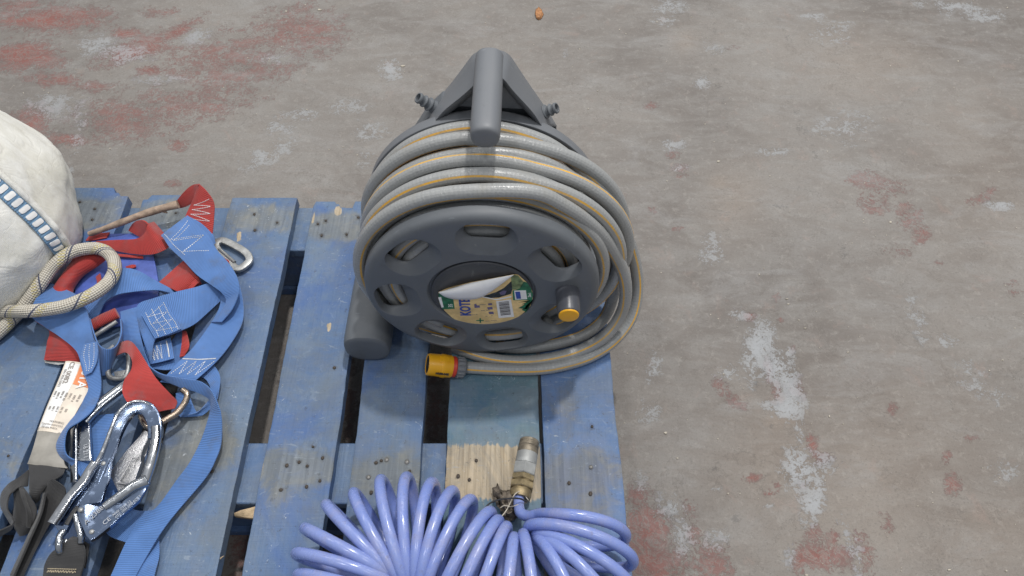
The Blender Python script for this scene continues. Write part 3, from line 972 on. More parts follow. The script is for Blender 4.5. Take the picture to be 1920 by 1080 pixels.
# nail heads, each driven a little below the face
BRIGHT = {(691, 895), (725, 862), (763, 866), (751, 913), (1108, 876)}
nm_dark = nm_bright = None
for bd, L in [(dict(bA=bA, bC=bC, bD=bD, bE=bE, bF=bF, bG=bG, bH=bH)[k], v) for k, v in NAILS.items()]:
    for p in L:
        br = p in BRIGHT
        r = 0.0030 if br else random.uniform(0.0018, 0.0026)
        q = at(p[0], p[1], 0.0)
        if (nm_bright if br else nm_dark) is None:
            b_ = lathe([(-0.003, 0.0), (-0.003, 0.9), (0.0002, 1.0), (0.0006, 0.9), (0.0008, 0.0)], 10, (0, 0, 0), (0, 0, 1))
            o = obj("nail", b_, M["nail_bright" if br else "nail"])
            if br:
                nm_bright = o.data
            else:
                nm_dark = o.data
        else:
            o = bpy.data.objects.new("nail", nm_bright if br else nm_dark)
            COL.objects.link(o)
        o.location = (q.x, q.y, T + 0.0006)
        o.scale = (r, r * random.uniform(0.9, 1.3), 1)
        o.parent = bd
        o.matrix_parent_inverse = bd.matrix_basis.inverted()

# ================================================================== HOSE REEL
RC = Vector((-0.0385, 0.548, CAM.z - 0.775))       # centre of the front flange
R = 0.160
reel = empty("hose_reel", (RC.x, RC.y + 0.08, T), "grey plastic hose reel standing on the blue pallet, wound full", "hose reel")


def loc(x, y, z):
    return RC + Vector((x, y, z))


def rounded_rect(w, h, r, k=5):
    pts = []
    for cx, cy, a0 in ((w / 2 - r, h / 2 - r, 0), (-w / 2 + r, h / 2 - r, 90), (-w / 2 + r, -h / 2 + r, 180), (w / 2 - r, -h / 2 + r, 270)):
        for i in range(k + 1):
            a = rad(a0 + 90 * i / k)
            pts.append((cx + r * math.cos(a), cy + r * math.sin(a)))
    return pts


SLOTS = (85.5, 137, 187, 237, 283, 329, 35)


def flange(front=True):
    sg = 1 if front else -1
    if front:
        prof = [(0.005, 0.0), (0.005, 0.0665), (0.0052, 0.0672), (0.0002, 0.0706), (0.0, 0.072), (0.0, 0.1385), (0.001, 0.1435), (0.0035, 0.1475), (0.007, 0.1497), (0.012, 0.1506), (0.0175, 0.1508),
                (0.018, 0.1500), (0.018, 0.1485), (0.0175, 0.147), (0.012, 0.144), (0.012, 0.0)]
    else:
        prof = [(0.006, 0.0), (0.0, 0.072), (0.0, 0.146), (0.0012, 0.1525), (0.0045, 0.1575), (0.0095, 0.1602), (0.016, 0.161), (0.024, 0.1612),
                (0.0245, 0.1605), (0.0245, 0.1585), (0.024, 0.157), (0.019, 0.154), (0.019, 0.0)]
    bm = lathe([(t * sg, r) for t, r in prof], 96, loc(0, 0 if front else 0.175, 0), (0, 1, 0))
    return bm


fr = obj("front_flange", flange(True), M["plastic"], reel, 0.5)
# scooped hand slots, cut right through the flange
cb = bmesh.new()
for a in SLOTS:
    ca, sa = math.cos(rad(a)), math.sin(rad(a))
    er, et = Vector((ca, 0, sa)), Vector((-sa, 0, ca))
    rings = []
    for (y, wv_, hv, rc_, cr_) in ((-0.004, 0.082, 0.066, 0.030, 0.1085), (0.0006, 0.072, 0.056, 0.026, 0.1105), (0.004, 0.064, 0.047, 0.021, 0.1145), (0.008, 0.056, 0.039, 0.016, 0.1180), (0.0105, 0.0535, 0.036, 0.013, 0.1195), (0.02, 0.053, 0.0355, 0.013, 0.1195)):
        rings.append([cb.verts.new(loc(0, y, 0) + et * px_ + er * (cr_ + py_)) for px_, py_ in rounded_rect(wv_, hv, rc_)])
    k = len(rings[0])
    for A_, B_ in zip(rings[:-1], rings[1:]):
        for i in range(k):
            j = (i + 1) % k
            cb.faces.new((A_[i], A_[j], B_[j], B_[i]))
    cb.faces.new(rings[0][::-1])
    cb.faces.new(rings[-1])
cut = obj("cutter", cb, M["plastic"])
md = fr.modifiers.new("cut", "BOOLEAN")
md.object = cut
md.operation = "DIFFERENCE"
md.solver = "EXACT"
dg = bpy.context.evaluated_depsgraph_get()
dg.update()
new = bpy.data.meshes.new_from_object(fr.evaluated_get(dg))
fr.modifiers.clear()
fr.data = new
fr.name = "front_flange"
bpy.data.objects.remove(cut)
b2 = bmesh.new()
b2.from_mesh(new)
smooth_by_angle(b2, 0.5)
b2.to_mesh(new)
b2.free()

obj("rear_flange", flange(False), M["plastic_light"], reel, 0.5)
obj("drum", lathe([(0.018, 0.0), (0.018, 0.064), (0.155, 0.064), (0.155, 0.0)], 48, loc(0, 0, 0), (0, 1, 0)), M["plastic_dark"], reel)
hubp = obj("hub_cap", lathe([(0.0052, 0.0), (0.0052, 0.0655), (0.0024, 0.0655), (0.0012, 0.0645), (0.0010, 0.062), (0.0018, 0.060), (0.0018, 0.0)], 72, loc(0, 0, 0), (0, 1, 0)), M["plastic_dark"], reel)

# winding knob with its yellow cap
KB = at_y(1064, 547, RC.y)
obj("winding_knob", lathe([(0.006, 0.0), (0.006, 0.0155), (-0.012, 0.0152), (-0.031, 0.0146), (-0.0345, 0.0138), (-0.036, 0.012), (-0.036, 0.0)], 40, KB, (0, 1, 0)), M["knob"], reel)
obj("knob_cap", lathe([(-0.034, 0.0), (-0.034, 0.0128), (-0.0368, 0.0128), (-0.0376, 0.0122), (-0.0380, 0.010), (-0.0381, 0.0)], 40, KB, (0, 1, 0)), M["yellow"], reel)

# rear A frame, carrying grip, feet, hose tails
FY0, FY1 = 0.180, 0.212


def fpoly(pts, y0, y1, bev=0.004):
    return prism([loc(x, y0, z) for x, z in pts], y0 - y1, bev, (0, 1, 0), 3)


AP = 0.2295
outer = [(0.050, AP - 0.075), (0.072, AP - 0.100), (0.115, 0.06), (0.185, -0.145), (0.155, -0.145), (0.090, 0.05), (0.052, AP - 0.108), (-0.052, AP - 0.108), (-0.090, 0.05), (-0.155, -0.145), (-0.185, -0.145),
         (-0.115, 0.06), (-0.072, AP - 0.100), (-0.050, AP - 0.075)]
frame = obj("rear_frame", fpoly(outer, FY0 + 0.004, FY1), M["plastic"], reel)
obj("axle_bar", fpoly([(-0.11, 0.045), (0.11, 0.045), (0.11, 0.012), (-0.11, 0.012)], FY0, FY1 - 0.004, 0.004), M["plastic"], reel)
# hood: the moulded A-shaped head that the grip grows out of
HO = [(783, 232), (801, 208), (822, 184), (848, 153), (872, 121), (886, 103), (901, 95), (921, 92.5), (941, 95), (956, 104), (970, 124), (992, 157), (1013, 187), (1030, 212), (1044, 236)]
HI = [(806, 240), (828, 212), (846, 196), (866, 180), (884, 164), (898, 150), (908, 143), (921, 140), (934, 143), (946, 150), (957, 164), (972, 181), (987, 197), (1003, 216), (1020, 244)]
ho, hi_ = catmull(HO, 4), catmull(HI, 4)
bm = bmesh.new()
rows = []
for o_, i_ in zip(ho, hi_):
    a = at_y(o_[0], o_[1], RC.y + 0.212)
    c = at_y(i_[0], i_[1], RC.y + 0.158)
    m1 = a.lerp(c, .3) + Vector((0, 0, .0022))
    m2 = a.lerp(c, .75) + Vector((0, 0, .0012))
    rows.append([bm.verts.new(p) for p in (a + Vector((0, .002, -.03)), a + Vector((0, .003, -.006)), a, m1, m2, c, c + Vector((0, .001, -.004)), c + Vector((0, .006, -.016)))])
for r0, r1 in zip(rows[:-1], rows[1:]):
    for k in range(7):
        bm.faces.new((r0[k], r0[k + 1], r1[k + 1], r1[k]))
hood = obj("frame_hood", bm, M["plastic_light"], reel, 1.0)
hood.modifiers.new("wall", "SOLIDIFY").thickness = 0.003
obj("frame_web", prism([at_y(x, y, RC.y + .170) for x, y in ((851, 198), (868, 176), (898, 146), (945, 146), (973, 178), (993, 203), (975, 204), (862, 200))], .006, .001, (0, -1, 0)), M["plastic_light"], reel)
AP = 0.2285
# grip: a stout rounded bar reaching forward over the hose
gp0, gp1 = loc(0.0115, FY1 - 0.012, AP - 0.0175), loc(0.0085, 0.062, AP - 0.0195)
bm = bmesh.new()
gpath = [gp0.lerp(gp1, t) for t in (0, .1, .25, .4, .55, .7, .85, .93, .965, .985, .995, 1.0)]
kk = [1, 1, 1, 1, 1, 1, 1, .985, .95, .88, .76, .5]
tube(bm, gpath, 0.0172, 28, up=(0, 0, 1), rb=0.0165, sq=0.85, rfun=lambda t: float(np.interp(t, np.linspace(0, 1, 12), kk)))
obj("grip", bm, M["plastic_light"], reel)
for sgn, yf in ((-1, 0.002), (1, 0.13)):
    bm = bmesh.new()
    p0, p1 = loc(sgn * 0.171, yf, -0.1425), loc(sgn * 0.168, 0.23, -0.1425)
    tt = (0, .004, .012, .03, .06, .2, .5, 1)
    kf = [.72, .88, .95, .985, 1, 1, .98, .9]
    tube(bm, [p0.lerp(p1, t) for t in tt], 0.0335, 32, up=(0, 0, 1), rb=0.0318, sq=0.78, rfun=lambda t: float(np.interp(t, np.linspace(0, 1, 8), kf)))
    obj("foot", bm, M["plastic"], reel)

barb = [(0, 0.0), (0, 0.0125), (0.004, 0.0125), (0.008, 0.0105), (0.014, 0.0085), (0.017, 0.0078), (0.0195, 0.0098), (0.021, 0.0098), (0.0225, 0.0070), (0.0265, 0.0068), (0.029, 0.0086), (0.0305, 0.0086),
        (0.032, 0.0066), (0.0355, 0.0064), (0.038, 0.0078), (0.041, 0.0074), (0.0415, 0.0055), (0.036, 0.0050), (0.036, 0.0)]
for (bpx, tpx) in (((824, 207), (784, 183)), ((1004, 216), (1044, 202))):
    a, b = at_y(*bpx, RC.y + 0.196), at_y(*tpx, RC.y + 0.190)
    sc = (b - a).length / 0.041
    obj("hose_tail", lathe([(t * sc, r * 0.92) for t, r in barb], 24, a, b - a), M["plastic"], reel)

# ---- printed label on the hub, peeled over at the top
LY = RC.y + 0.0012


def lab(px, py, d=0.0):
    return at_y(px, py, LY - d)


LABEL = [(822, 548), (838, 541), (880, 530), (925, 522), (963, 515), (972, 516), (988, 530), (998, 546), (999, 560), (994, 574), (985, 584), (968, 597), (948, 606), (935, 610), (915, 609.5), (888, 611), (866, 606),
         (848, 596), (834, 583), (824, 568)]


def lpoly(pts, d, th=0.0002):
    return prism([lab(x, y, d) for x, y in pts], th, 0, (0, -1, 0))


lb = obj("label", lpoly(LABEL, 0.0006, 0.0005), M["sand"], hubp)


def ljoin(name, polys, d, mat):
    if name == "barcode":
        bm = bmesh.new()
        for p in polys:
            t_ = lpoly(p, d)
            m_ = bpy.data.meshes.new("t")
            t_.to_mesh(m_)
            t_.free()
            bm.from_mesh(m_)
            bpy.data.meshes.remove(m_)
        obj(name, bm, mat, hubp)["kind"] = "stuff"
        return
    for p in polys:
        obj(name, lpoly(p, d), mat, hubp)


ljoin("green_print", [[(822, 550), (850, 560.5), (852.5, 579), (830, 580), (823.5, 566)],
                      [(961, 545), (962, 563), (998, 563), (999, 552), (996, 542), (975, 541)], [(974, 541), (982, 528), (988, 530), (997, 543)]] +
      [[(998.5, 562 + 0), (998, 565), (972 + 6 * (i % 3), 567 + 3.6 * i), (990 - i, 566 + 4.6 * i)] for i in range(6)], 0.0008, M["green"])
ljoin("olive_print", [[(958, 520), (964, 515.5), (971, 516.5), (982, 529), (975, 541), (960, 543.5)]], 0.0008, M["olive"])
ljoin("photo_print", [[(905, 556), (930, 548), (945, 540), (959, 527), (960.5, 543), (958, 551), (935, 558), (915, 559)]], 0.00085, M["navy"])
ljoin("white_print", [[(930, 565), (958, 561.5), (964, 594), (935, 596.5)], [(964, 545), (986, 544.5), (988.5, 561), (966, 562)], [(820.5 + 1, 558), (827, 557), (832, 576), (828, 577)], [(903, 557), (905, 556), (930, 561), (959, 555), (959, 557.5), (932, 563)]], 0.001, M["paper"])
ljoin("blue_print", [[(966, 547.5), (975, 547), (977, 560), (968.5, 560.5)]], 0.0013, M["blueink"])
ljoin("mauve_print", [[(889, 571), (893, 569.5), (894, 573), (899, 573), (900, 576.5), (890, 577.5)], [(915, 569.5), (922, 568.5), (923, 572), (916, 572.5)], [(913.5, 576.5), (923, 575.5), (924, 580), (915, 580.5)], [(916, 585), (925, 584.5), (926, 589), (917.5, 589)],
                      [(937 - 1, 549), (944, 545), (950, 545.5), (947, 552), (939, 553)]], 0.0011, M["violetink"])
ljoin("barcode", [[(935 + .35 * j, 568.2 + 2.1 * j - .9), (954 + .35 * j, 566 + 2.1 * j - .9), (954 + .35 * j, 566 + 2.1 * j - .9 + (.7 + .6 * (j * 7 % 3) / 2)), (935 + .35 * j, 568.2 + 2.1 * j - .9 + (.7 + .6 * (j * 7 % 3) / 2))] for j in range(12)], 0.0013, M["ink"])
ljoin("cross_print", [[(893, 600.6), (907, 600.2), (907, 601.8), (893, 602)], [(899, 596.8), (901.5, 596.8), (902, 605.5), (899.5, 605.5)]], 0.0011, M["green"])
bm = bmesh.new()
exl, eyl = lab(874, 561) - lab(877, 592), lab(860, 577) - lab(886, 577)
text_mesh(bm, "KOTE", lab(873, 576.5, 0.0011), exl, eyl, 0.0195, 0.0001, xscale=0.78, bold=0.0006)
obj("blue_lettering", bm, M["blueink"], hubp)
bm = bmesh.new()
text_mesh(bm, "2in1", lab(993, 553, 0.0011), lab(992, 545) - lab(993, 562), lab(986, 553) - lab(1000, 553), 0.006, 0.0001)
obj("white_lettering", bm, M["paper"], hubp)
bm = bmesh.new()
text_mesh(bm, "35", lab(845, 573, 0.0011), lab(845, 560) - lab(847, 580), lab(838, 570) - lab(852, 570), 0.008, 0.0001)
obj("white_lettering", bm, M["paper"], hubp)
bm = bmesh.new()
for (x, y, s_) in ((905, 571, "mmm"), (910, 582, "mm mm"), (912, 593, "m"), (922, 592, "m"), (914, 602, "mm"), (926, 601, "mmm"), (889, 590, "mm m")):
    text_mesh(bm, s_, lab(x, y, 0.0011), lab(x + 8, y - .5) - lab(x, y), lab(x, y - 5) - lab(x, y), 0.0035, 0.0001)
obj("small_lettering", bm, M["greyink"], hubp)
# the peeled flap: its white back curls down over the print
fa = catmull([(822.5, 548, 0), (850, 539.5, 0), (880, 531, 0), (920, 523, 0), (963, 515, 0)], 8)
fb = catmull([(822.5, 548.5, 0), (836, 557, 0), (862, 561.5, 0), (905, 556, 0), (963, 515.5, 0)], 8)
bm = bmesh.new()
rows = []
for i in range(len(fa)):
    t = i / (len(fa) - 1)
    row = []
    for k in range(9):
        s_ = k / 8
        bul = 0.008 * math.sin(math.pi * min(1, max(0, t))) * (math.sin(math.pi * s_ * 0.8 + 0.25)) + 0.0012
        p = fa[i] * (1 - s_) + fb[i] * s_
        row.append(bm.verts.new(lab(p[0], p[1], bul)))
    rows.append(row)
for i in range(len(rows) - 1):
    for k in range(8):
        bm.faces.new((rows[i][k], rows[i][k + 1], rows[i + 1][k + 1], rows[i + 1][k]))
fo = obj("peeled_flap", bm, M["flap"], hubp, 3)
fo.modifiers.new("sheet", "SOLIDIFY").thickness = 0.0003

# ================================================================== GARDEN HOSE
HR = 0.0088
gh = empty("garden_hose", (RC.x, RC.y + 0.08, T), "grey garden hose with yellow stripes wound on the reel, its end lying in front", "garden hose")
Ws = np.linspace


def winding(turns, y0, dy, rfun, wob=0.002, ph=0.0, step=72, side=1):
    out = []
    for i in range(int(turns * step) + 1):
        a = 2 * math.pi * i / step
        th = math.pi / 2 - a * side + ph
        k = i / step
        r, ox, oz = rfun(k, th)
        y = y0 + dy * k + wob * math.sin(2 * th + k)
        out.append(loc(ox + r * math.cos(th), y, oz + r * math.sin(th)))
    return out


bm = bmesh.new()
for li, (r_, nt_) in enumerate(((0.082, 7), (0.099, 7), (0.116, 7), (0.133, 7))):
    tube(bm, winding(nt_, 0.0215, 0.0185, lambda k, th, r_=r_: (r_ + 0.002 * math.sin(3 * th + k), 0, 0), 0.001, ph=li * 1.3), HR, 10, twist=1.2 + li, u0=li * .3)

rs = random.Random(3)
TUR = [dict(r=0.1565 + (0.0045 if k % 2 == 0 else -0.0045), e=e, d=d, w=rs.uniform(-.003, .003)) for k, (e, d) in enumerate(((0.0, .0), (.005, .004), (.030, .012), (.026, .014), (.044, .018), (.040, .012), (.032, .006), (.02, 0), (.01, 0)))]


def outer_r(k, th):
    i = min(int(k), len(TUR) - 2)
    t = k - i
    t = t * t * (3 - 2 * t)
    g = lambda q: TUR[i][q] * (1 - t) + TUR[i + 1][q] * t
    c = max(0.0, math.cos(th + rad(20 + 30 * ((k % 2) if k % 2 < 1 else 2 - k % 2))))
    r = g("r") + g("e") * c ** 1.25 + g("w") * math.sin(2 * th + i)
    return r, 0.002, -g("d") * 0.5


def wind_outer():
    out = []
    step = 96
    for i in range(int(6.34 * step) + 1):
        k = i / step
        th = rad(97) + 2 * math.pi * k
        r, ox, oz = outer_r(k, th)
        y = 0.0285 + 0.0158 * k + 0.0070 * math.sin(th + 2.2 + 0.8 * math.sin(k * 2.1)) * (0.3 + 0.7 * math.sin(k * 1.7) ** 2) * min(1, k * 2)
        y = min(max(y, 0.0268), 0.132)
        out.append(loc(ox + r * math.cos(th), y, oz + r * math.sin(th)))
    return out


# the loose front turn runs up from below the flange and into the winding
L2 = [at(850, 650, .0095), at(900, 668, .0095), at(950, 677, .0095), at(1010, 676, .011), at(1080, 660, .016), at_y(1134, 630, RC.y + .026), at_y(1166, 585, RC.y + .044), at_y(1173, 535, RC.y + .050), at_y(1158, 486, RC.y + .053),
      at_y(1119, 432, RC.y + .045), at_y(1055, 385, RC.y + .035), at_y(985, 359, RC.y + .030)]
wo = wind_outer()
join = [Vector(p) for p in catmull(L2, 12)[:-1]]
tube(bm, [Vector(p) for p in catmull(L2 + [wo[2], wo[8]], 12)[:-13]] + wo[3:], HR, 18, twist=0.30, u0=0.16)
L1 = [loc(-.135, .136, -.075), loc(-.152, .137, 0.0), loc(-.142, .138, .06), loc(-.10, .139, .118), loc(-.045, .139, .150), loc(.015, .138, .157), at_y(1010, 262, RC.y + .134), at_y(1068, 298, RC.y + .128), at_y(1124, 352, RC.y + .118), at_y(1166, 420, RC.y + .107), at_y(1190, 490, RC.y + .095), at_y(1195, 545, RC.y + .080), at_y(1183, 597, RC.y + .056), at(1150, 640, .012),
      at(1105, 669, .0095), at(1050, 686, .0095), at(1000, 692.5, .0095), at(930, 692, .0105), at(862, 688, .0125)]
tube(bm, catmull(L1, 12), HR, 18, twist=0.25, u0=0.62)
L4 = [at_y(1128, 440, RC.y + .082), at_y(1150, 490, RC.y + .078), at_y(1152, 540, RC.y + .070), at(1136, 590, .022), at(1100, 625, .0105), at(1050, 643, .0095), at(985, 652, .0095), at(930, 650, .0095)]
tube(bm, catmull(L4, 12), HR, 18, twist=0.3, u0=0.3)
obj("hose_pipe", bm, M["hose"], gh, 2)

# quick connector on the hose end
ca_, cb_ = at(869, 689.5, .0145), at(801, 683, .031)
ax = (cb_ - ca_)
LL = ax.length
con = obj("connector", lathe([(LL * .33, 0.0), (LL * .33, .0152), (LL * .36, .0163), (LL * .50, .0165), (LL * .52, .0172), (LL * .62, .0172), (LL * .64, .0163), (LL * .86, .0160), (LL * .97, .0158), (LL, .0150), (LL, .0128), (LL * .72, .0118), (LL * .72, 0)], 40, ca_, ax), M["yellow"], gh)
obj("red_ring", lathe([(LL * .22, 0), (LL * .22, .0142), (LL * .24, .0152), (LL * .335, .0152), (LL * .345, .0142), (LL * .345, 0)], 36, ca_, ax), M["red_plastic"], con)
bmc = lathe([(-LL * .05, 0), (-LL * .05, .0118), (0, .0142), (LL * .19, .0148), (LL * .215, .0140), (LL * .215, 0)], 36, ca_, ax)
axn = ax.normalized()
n1 = axn.orthogonal().normalized()
n2 = axn.cross(n1)
for i in range(16):
    a = 2 * math.pi * i / 16
    d = n1 * math.cos(a) + n2 * math.sin(a)
    tube(bmc, [ca_ + d * .0143 + axn * (LL * .0), ca_ + d * .0148 + axn * (LL * .19)], .0012, 6)
obj("grip_collar", bmc, M["plastic_light"], con)
obj("bore", lathe([(LL * .725, 0), (LL * .725, .0115), (LL * .985, .0126), (LL * .985, .0114), (LL * .75, .0105), (LL * .75, 0)], 24, ca_, ax), M["black"], con)
sd = (Vector((0, -0.62, 0.78)) - axn * Vector((0, -0.62, 0.78)).dot(axn)).normalized()
bm = bmesh.new()
u_ = sd.cross(axn).normalized()
for px_ in (0.5, 0.78):
    pass
pad = [ca_ + axn * (LL * .83) + sd * .0158 + u_ * 0.004, ca_ + axn * (LL * .55) + sd * .0160 + u_ * 0.004]
obj("press_pad", prism([ca_ + axn * (LL * a_) + (sd * math.cos(b__) - u_ * math.sin(b__)) * .0176 for a_, b__ in ((.46, .45), (.46, 1.05), (.72, 1.05), (.72, .45))], 0.002, 0.0006, sd), M["yellow"], con)
d2 = (sd * math.cos(-0.55) - u_ * math.sin(-0.55))
text_mesh(bm, "HOZELOCK", ca_ + axn * (LL * .62) + d2 * .0177, -axn, -u_.cross(axn) if False else (d2.cross(-axn)), 0.0042, 0.0006, xscale=0.85, bold=0.00015)
obj("lettering", bm, M["ink"], con)

# ================================================================== BLUE COILED AIR HOSE
ah = empty("air_hose", at(830, 1060, 0), "bright blue coiled air hose with metal coupling at the pallet's near end", "air hose")
AR = 0.0069
# far end of each turn and the direction its turn lies in, in photograph pixels
CO = [((985, 978), (-1.0, -.05), 92), ((990, 990), (-.98, -.2), 96), ((1003, 1005), (-.92, -.38), 100), ((1012, 1014), (-.78, -.62), 100), ((1006, 1014), (-.58, -.82), 100), ((981, 1003), (-.26, -.96), 98), ((964, 1010), (0, -1), 98), ((951, 990), (.25, -.97), 98), ((936, 978), (.38, -.92), 98), ((922, 963), (.43, -.9), 100),
      ((886, 940), (.40, -.91), 100), ((852, 924), (.30, -.95), 100), ((814, 908), (.14, -.99), 100), ((766, 897), (-.04, -1), 100), ((718, 902), (-.24, -.97), 100), ((667, 926), (-.46, -.89), 98), ((615, 948), (-.68, -.73), 98), ((574, 993), (-.86, -.5), 96), ((557, 1040), (-.97, -.27), 97), ((560, 1080), (-.97, -.22), 97), ((575, 1122), (-.97, -.22), 97), ((600, 1165), (-.97, -.22), 97)]
zc_ = 0.052
cen, dr, hl = [], [], []
for (c, d, h) in CO:
    L = math.hypot(*d)
    c2 = (c[0] - d[0] / L * h, c[1] - d[1] / L * h)
    a, b = at(*c, zc_), at(*c2, zc_)
    cen.append(b)
    v = a - b
    hl.append(v.length)
    dr.append(v.normalized())
ang = np.unwrap([math.atan2(v.y, v.x) for v in dr])
dat = np.array([[c.x, c.y, a, h] for c, a, h in zip(cen, ang, hl)])
SP = 40
dd = catmull(dat, SP)
path = []
for i, (cx, cy, a, h) in enumerate(dd):
    t = 2 * math.pi * i / SP
    k = i / SP
    d = Vector((math.cos(a), math.sin(a), 0))
    hb = 0.043 + 0.002 * math.sin(k * 2.3)
    path.append(Vector((cx, cy, T + zc_ + 0.0005)) + d * (h * math.cos(t)) + Vector((0, 0, hb * math.sin(t))))
# the lead-in rises from the coupling and bends into the first turn
lead = [at(974, 918, .017), at(973, 935, .020), at(973, 950, .026), at(977, 962, .034), at(992, 968, .044), at(1015, 962, .060)]
j0 = 5
full = catmull(lead, 8).tolist() + [list(p) for p in path[j0 + 2:]]
bm = bmesh.new()
P = np.array(full)
for _ in range(2):
    s0 = max(0, 30)
    P[30:56] = (P[29:55] + P[30:56] + P[31:57]) / 3
tube(bm, P.tolist(), AR, 16)
obj("coiled_tube", bm, M["air"], ah, 2)
# coupling
q0, q1 = at(974.5, 936, .018), at(993, 826, .016)
ax = q1 - q0
LL = ax.length
cp = obj("coupling", lathe([(LL * .02, 0), (LL * .02, .0128), (LL * .06, .0138), (LL * .13, .0138), (LL * .15, .0128), (LL * .40, .0128), (LL * .40, 0)], 32, q0, ax), M["brass"], ah)


def hexp(t0, t1, r, mat, name, ch=.0012):
    return obj(name, lathe([(t0, 0), (t0, r - ch), (t0 + ch, r), (t1 - ch, r), (t1, r - ch), (t1, 0)], 6, q0, ax), mat, cp, 0.4)


hexp(LL * .16, LL * .27, .0165, M["brass"], "brass_nut")
hexp(LL * .285, LL * .38, .0160, M["brass"], "brass_nut")
hexp(LL * .385, LL * .58, .0158, M["silver"], "silver_body")
obj("sleeve", lathe([(LL * .575, 0), (LL * .575, .0138), (LL * .60, .0142), (LL * .76, .0140), (LL * .77, .0130), (LL * .77, 0)], 32, q0, ax), M["silver"], cp)
obj("nozzle", lathe([(LL * .765, 0), (LL * .765, .0136), (LL * .79, .0141), (LL * .84, .0141), (LL * .85, .0130), (LL * .87, .0130), (LL * .88, .0138), (LL * .92, .0138), (LL * .93, .0128), (LL * .945, .0128), (LL * .955, .0134), (LL * .99, .0132), (LL, .0122), (LL, .0075), (LL * .85, .007), (LL * .85, 0)], 32, q0, ax), M["tip_brass"], cp)
bm = bmesh.new()
tube(bm, catmull([at(908, 955, .07), at(918, 944, .068), at(935, 937, .06), at(955, 934.5, .05), at(975, 935, .04), at(988, 941, .03)], 8), .0011, 8)
obj("wire_tie", bm, M["wire"], ah)
bm = bmesh.new()
tube(bm, catmull([at(941, 968, .066), at(950, 956, .058), at(958, 940, .045), at(966, 926, .034), at(978, 921, .030), at(985, 930, .026), at(991, 938, .024)], 8), .0007, 6)
tube(bm, catmull([at(938, 952, .03), at(946, 948, .03), at(958, 950, .03), at(972, 946, .034)], 8), .0007, 6)
obj("string", bm, M["chip"], ah)


# ---- leaves
def leaf_mesh(pts, z, hump, rough, seed):
    bm = bmesh.new()
    c = np.mean(np.array(pts), axis=0)
    rings = []
    for k, s_ in enumerate((1.0, .8, .6, .4, .2)):
        rings.append([bm.verts.new(at(c[0] + (x - c[0]) * s_, c[1] + (y - c[1]) * s_, z + hump * (1 - s_ ** 2) + rough * mnoise.noise((x * .09 * s_ + seed, y * .09 * s_, k * .7)))) for x, y in pts])
    mid = bm.verts.new(at(c[0], c[1], z + hump))
    n = len(pts)
    for a, b in zip(rings[:-1], rings[1:]):
        for i in range(n):
            bm.faces.new((a[i], a[(i + 1) % n], b[(i + 1) % n], b[i]))
    for i in range(n):
        bm.faces.new((rings[-1][i], rings[-1][(i + 1) % n], mid))
    return bm


def wiggle(pts, amp, sub=3, seed=0):
    out = []
    r_ = random.Random(seed)
    for i in range(len(pts)):
        a, b = pts[i], pts[(i + 1) % len(pts)]
        for k in range(sub):
            t = k / sub
            out.append((a[0] + (b[0] - a[0]) * t + r_.uniform(-amp, amp), a[1] + (b[1] - a[1]) * t + r_.uniform(-amp, amp)))
    return out


lf = obj("dried_leaf", leaf_mesh(wiggle([(922, 922), (932, 907), (936, 916), (950, 922), (963, 920), (969, 935), (968, 955), (975, 965), (958, 978), (944, 970), (936, 955), (925, 938)], 2.5, 3, 2), .012, .012, .016, 3.0), M["deadleaf"], None, 1)
lf.modifiers.new("sheet", "SOLIDIFY").thickness = 0.0006
tag(lf, "crumpled grey-brown dead leaf caught beside the brass air coupling", "leaf")
FLZ = -T
lf = obj("dried_leaf", leaf_mesh(wiggle([(1010, 12), (1016, 18), (1019, 26), (1016, 34), (1011, 38), (1005, 34), (1003, 26), (1005, 17)], .6, 2, 5), FLZ + .002, .006, .004, 9.0), M["leaf"], None, 1)
lf.modifiers.new("sheet", "SOLIDIFY").thickness = 0.0006
tag(lf, "small orange dry leaf lying alone on the concrete behind the reel", "leaf")

# ================================================================== SAFETY HARNESS
hn = empty("safety_harness", at(260, 640, 0), "heap of blue and red safety harness webbing on the pallet", "harness")
thr = bmesh.new()


def strap(name, pairs, mat, **kw):
    r_ = Ribbon(pairs, **kw)
    obj(name, r_.bm(), M[mat], hn, 0.9)
    return r_


# violet back plate with its slots threaded by red webbing
obj("back_plate", prism([at(*p, .010) for p in ((163, 462), (178, 446), (205, 438), (262, 437), (278, 450), (287, 478), (293, 505), (297, 530), (296, 575), (285, 605), (205, 612), (165, 590), (140, 560), (140, 530), (150, 500))], 0.004, 0.001), M["violet"], hn)

# ---- red webbing
strap("red_strap", [((161, 452), (170, 440), .008), ((178, 450), (186, 438), .012), ((200, 446), (206, 436), .012)], "red_strap")
R3 = strap("red_strap", [((142, 478), (203, 484), .030, .018), ((130, 495), (182, 500), .034, .020), ((118, 511), (160, 515), .036, .020), ((107, 527), (147, 529), .034, .018), ((99, 540), (138, 545), .030, .016), ((92, 560), (136, 562), .026, .016)], "red_strap", crown=0.010, across=8)
R2 = strap("red_strap", [((178, 456), (181, 452), .014, .018), ((205, 467), (214, 450), .016, .026), ((245, 475.5), (256, 447.5), .018, .034), ((285, 477), (272, 436), .022, .042), ((312, 467), (277, 421), .026, .048), ((322, 455), (288, 416), .018, .03)], "red_strap")
strap("red_strap", [((241, 432), (268, 447), .014, .014), ((248, 421), (273, 440), .022, .024), ((257, 414), (275, 428), .034, .036), ((268, 413), (277, 420), .044, .044), ((277, 419), (279, 421), .046, .046)], "red_strap")
strap("red_strap", [((190, 473), (192, 478), .015), ((230, 477), (232, 482), .015), ((268, 480), (269, 485), .013)], "red_strap")
strap("red_strap", [((236, 500), (238, 504), .013), ((246, 497), (248, 503), .015), ((254, 497), (255, 501), .012)], "red_strap")
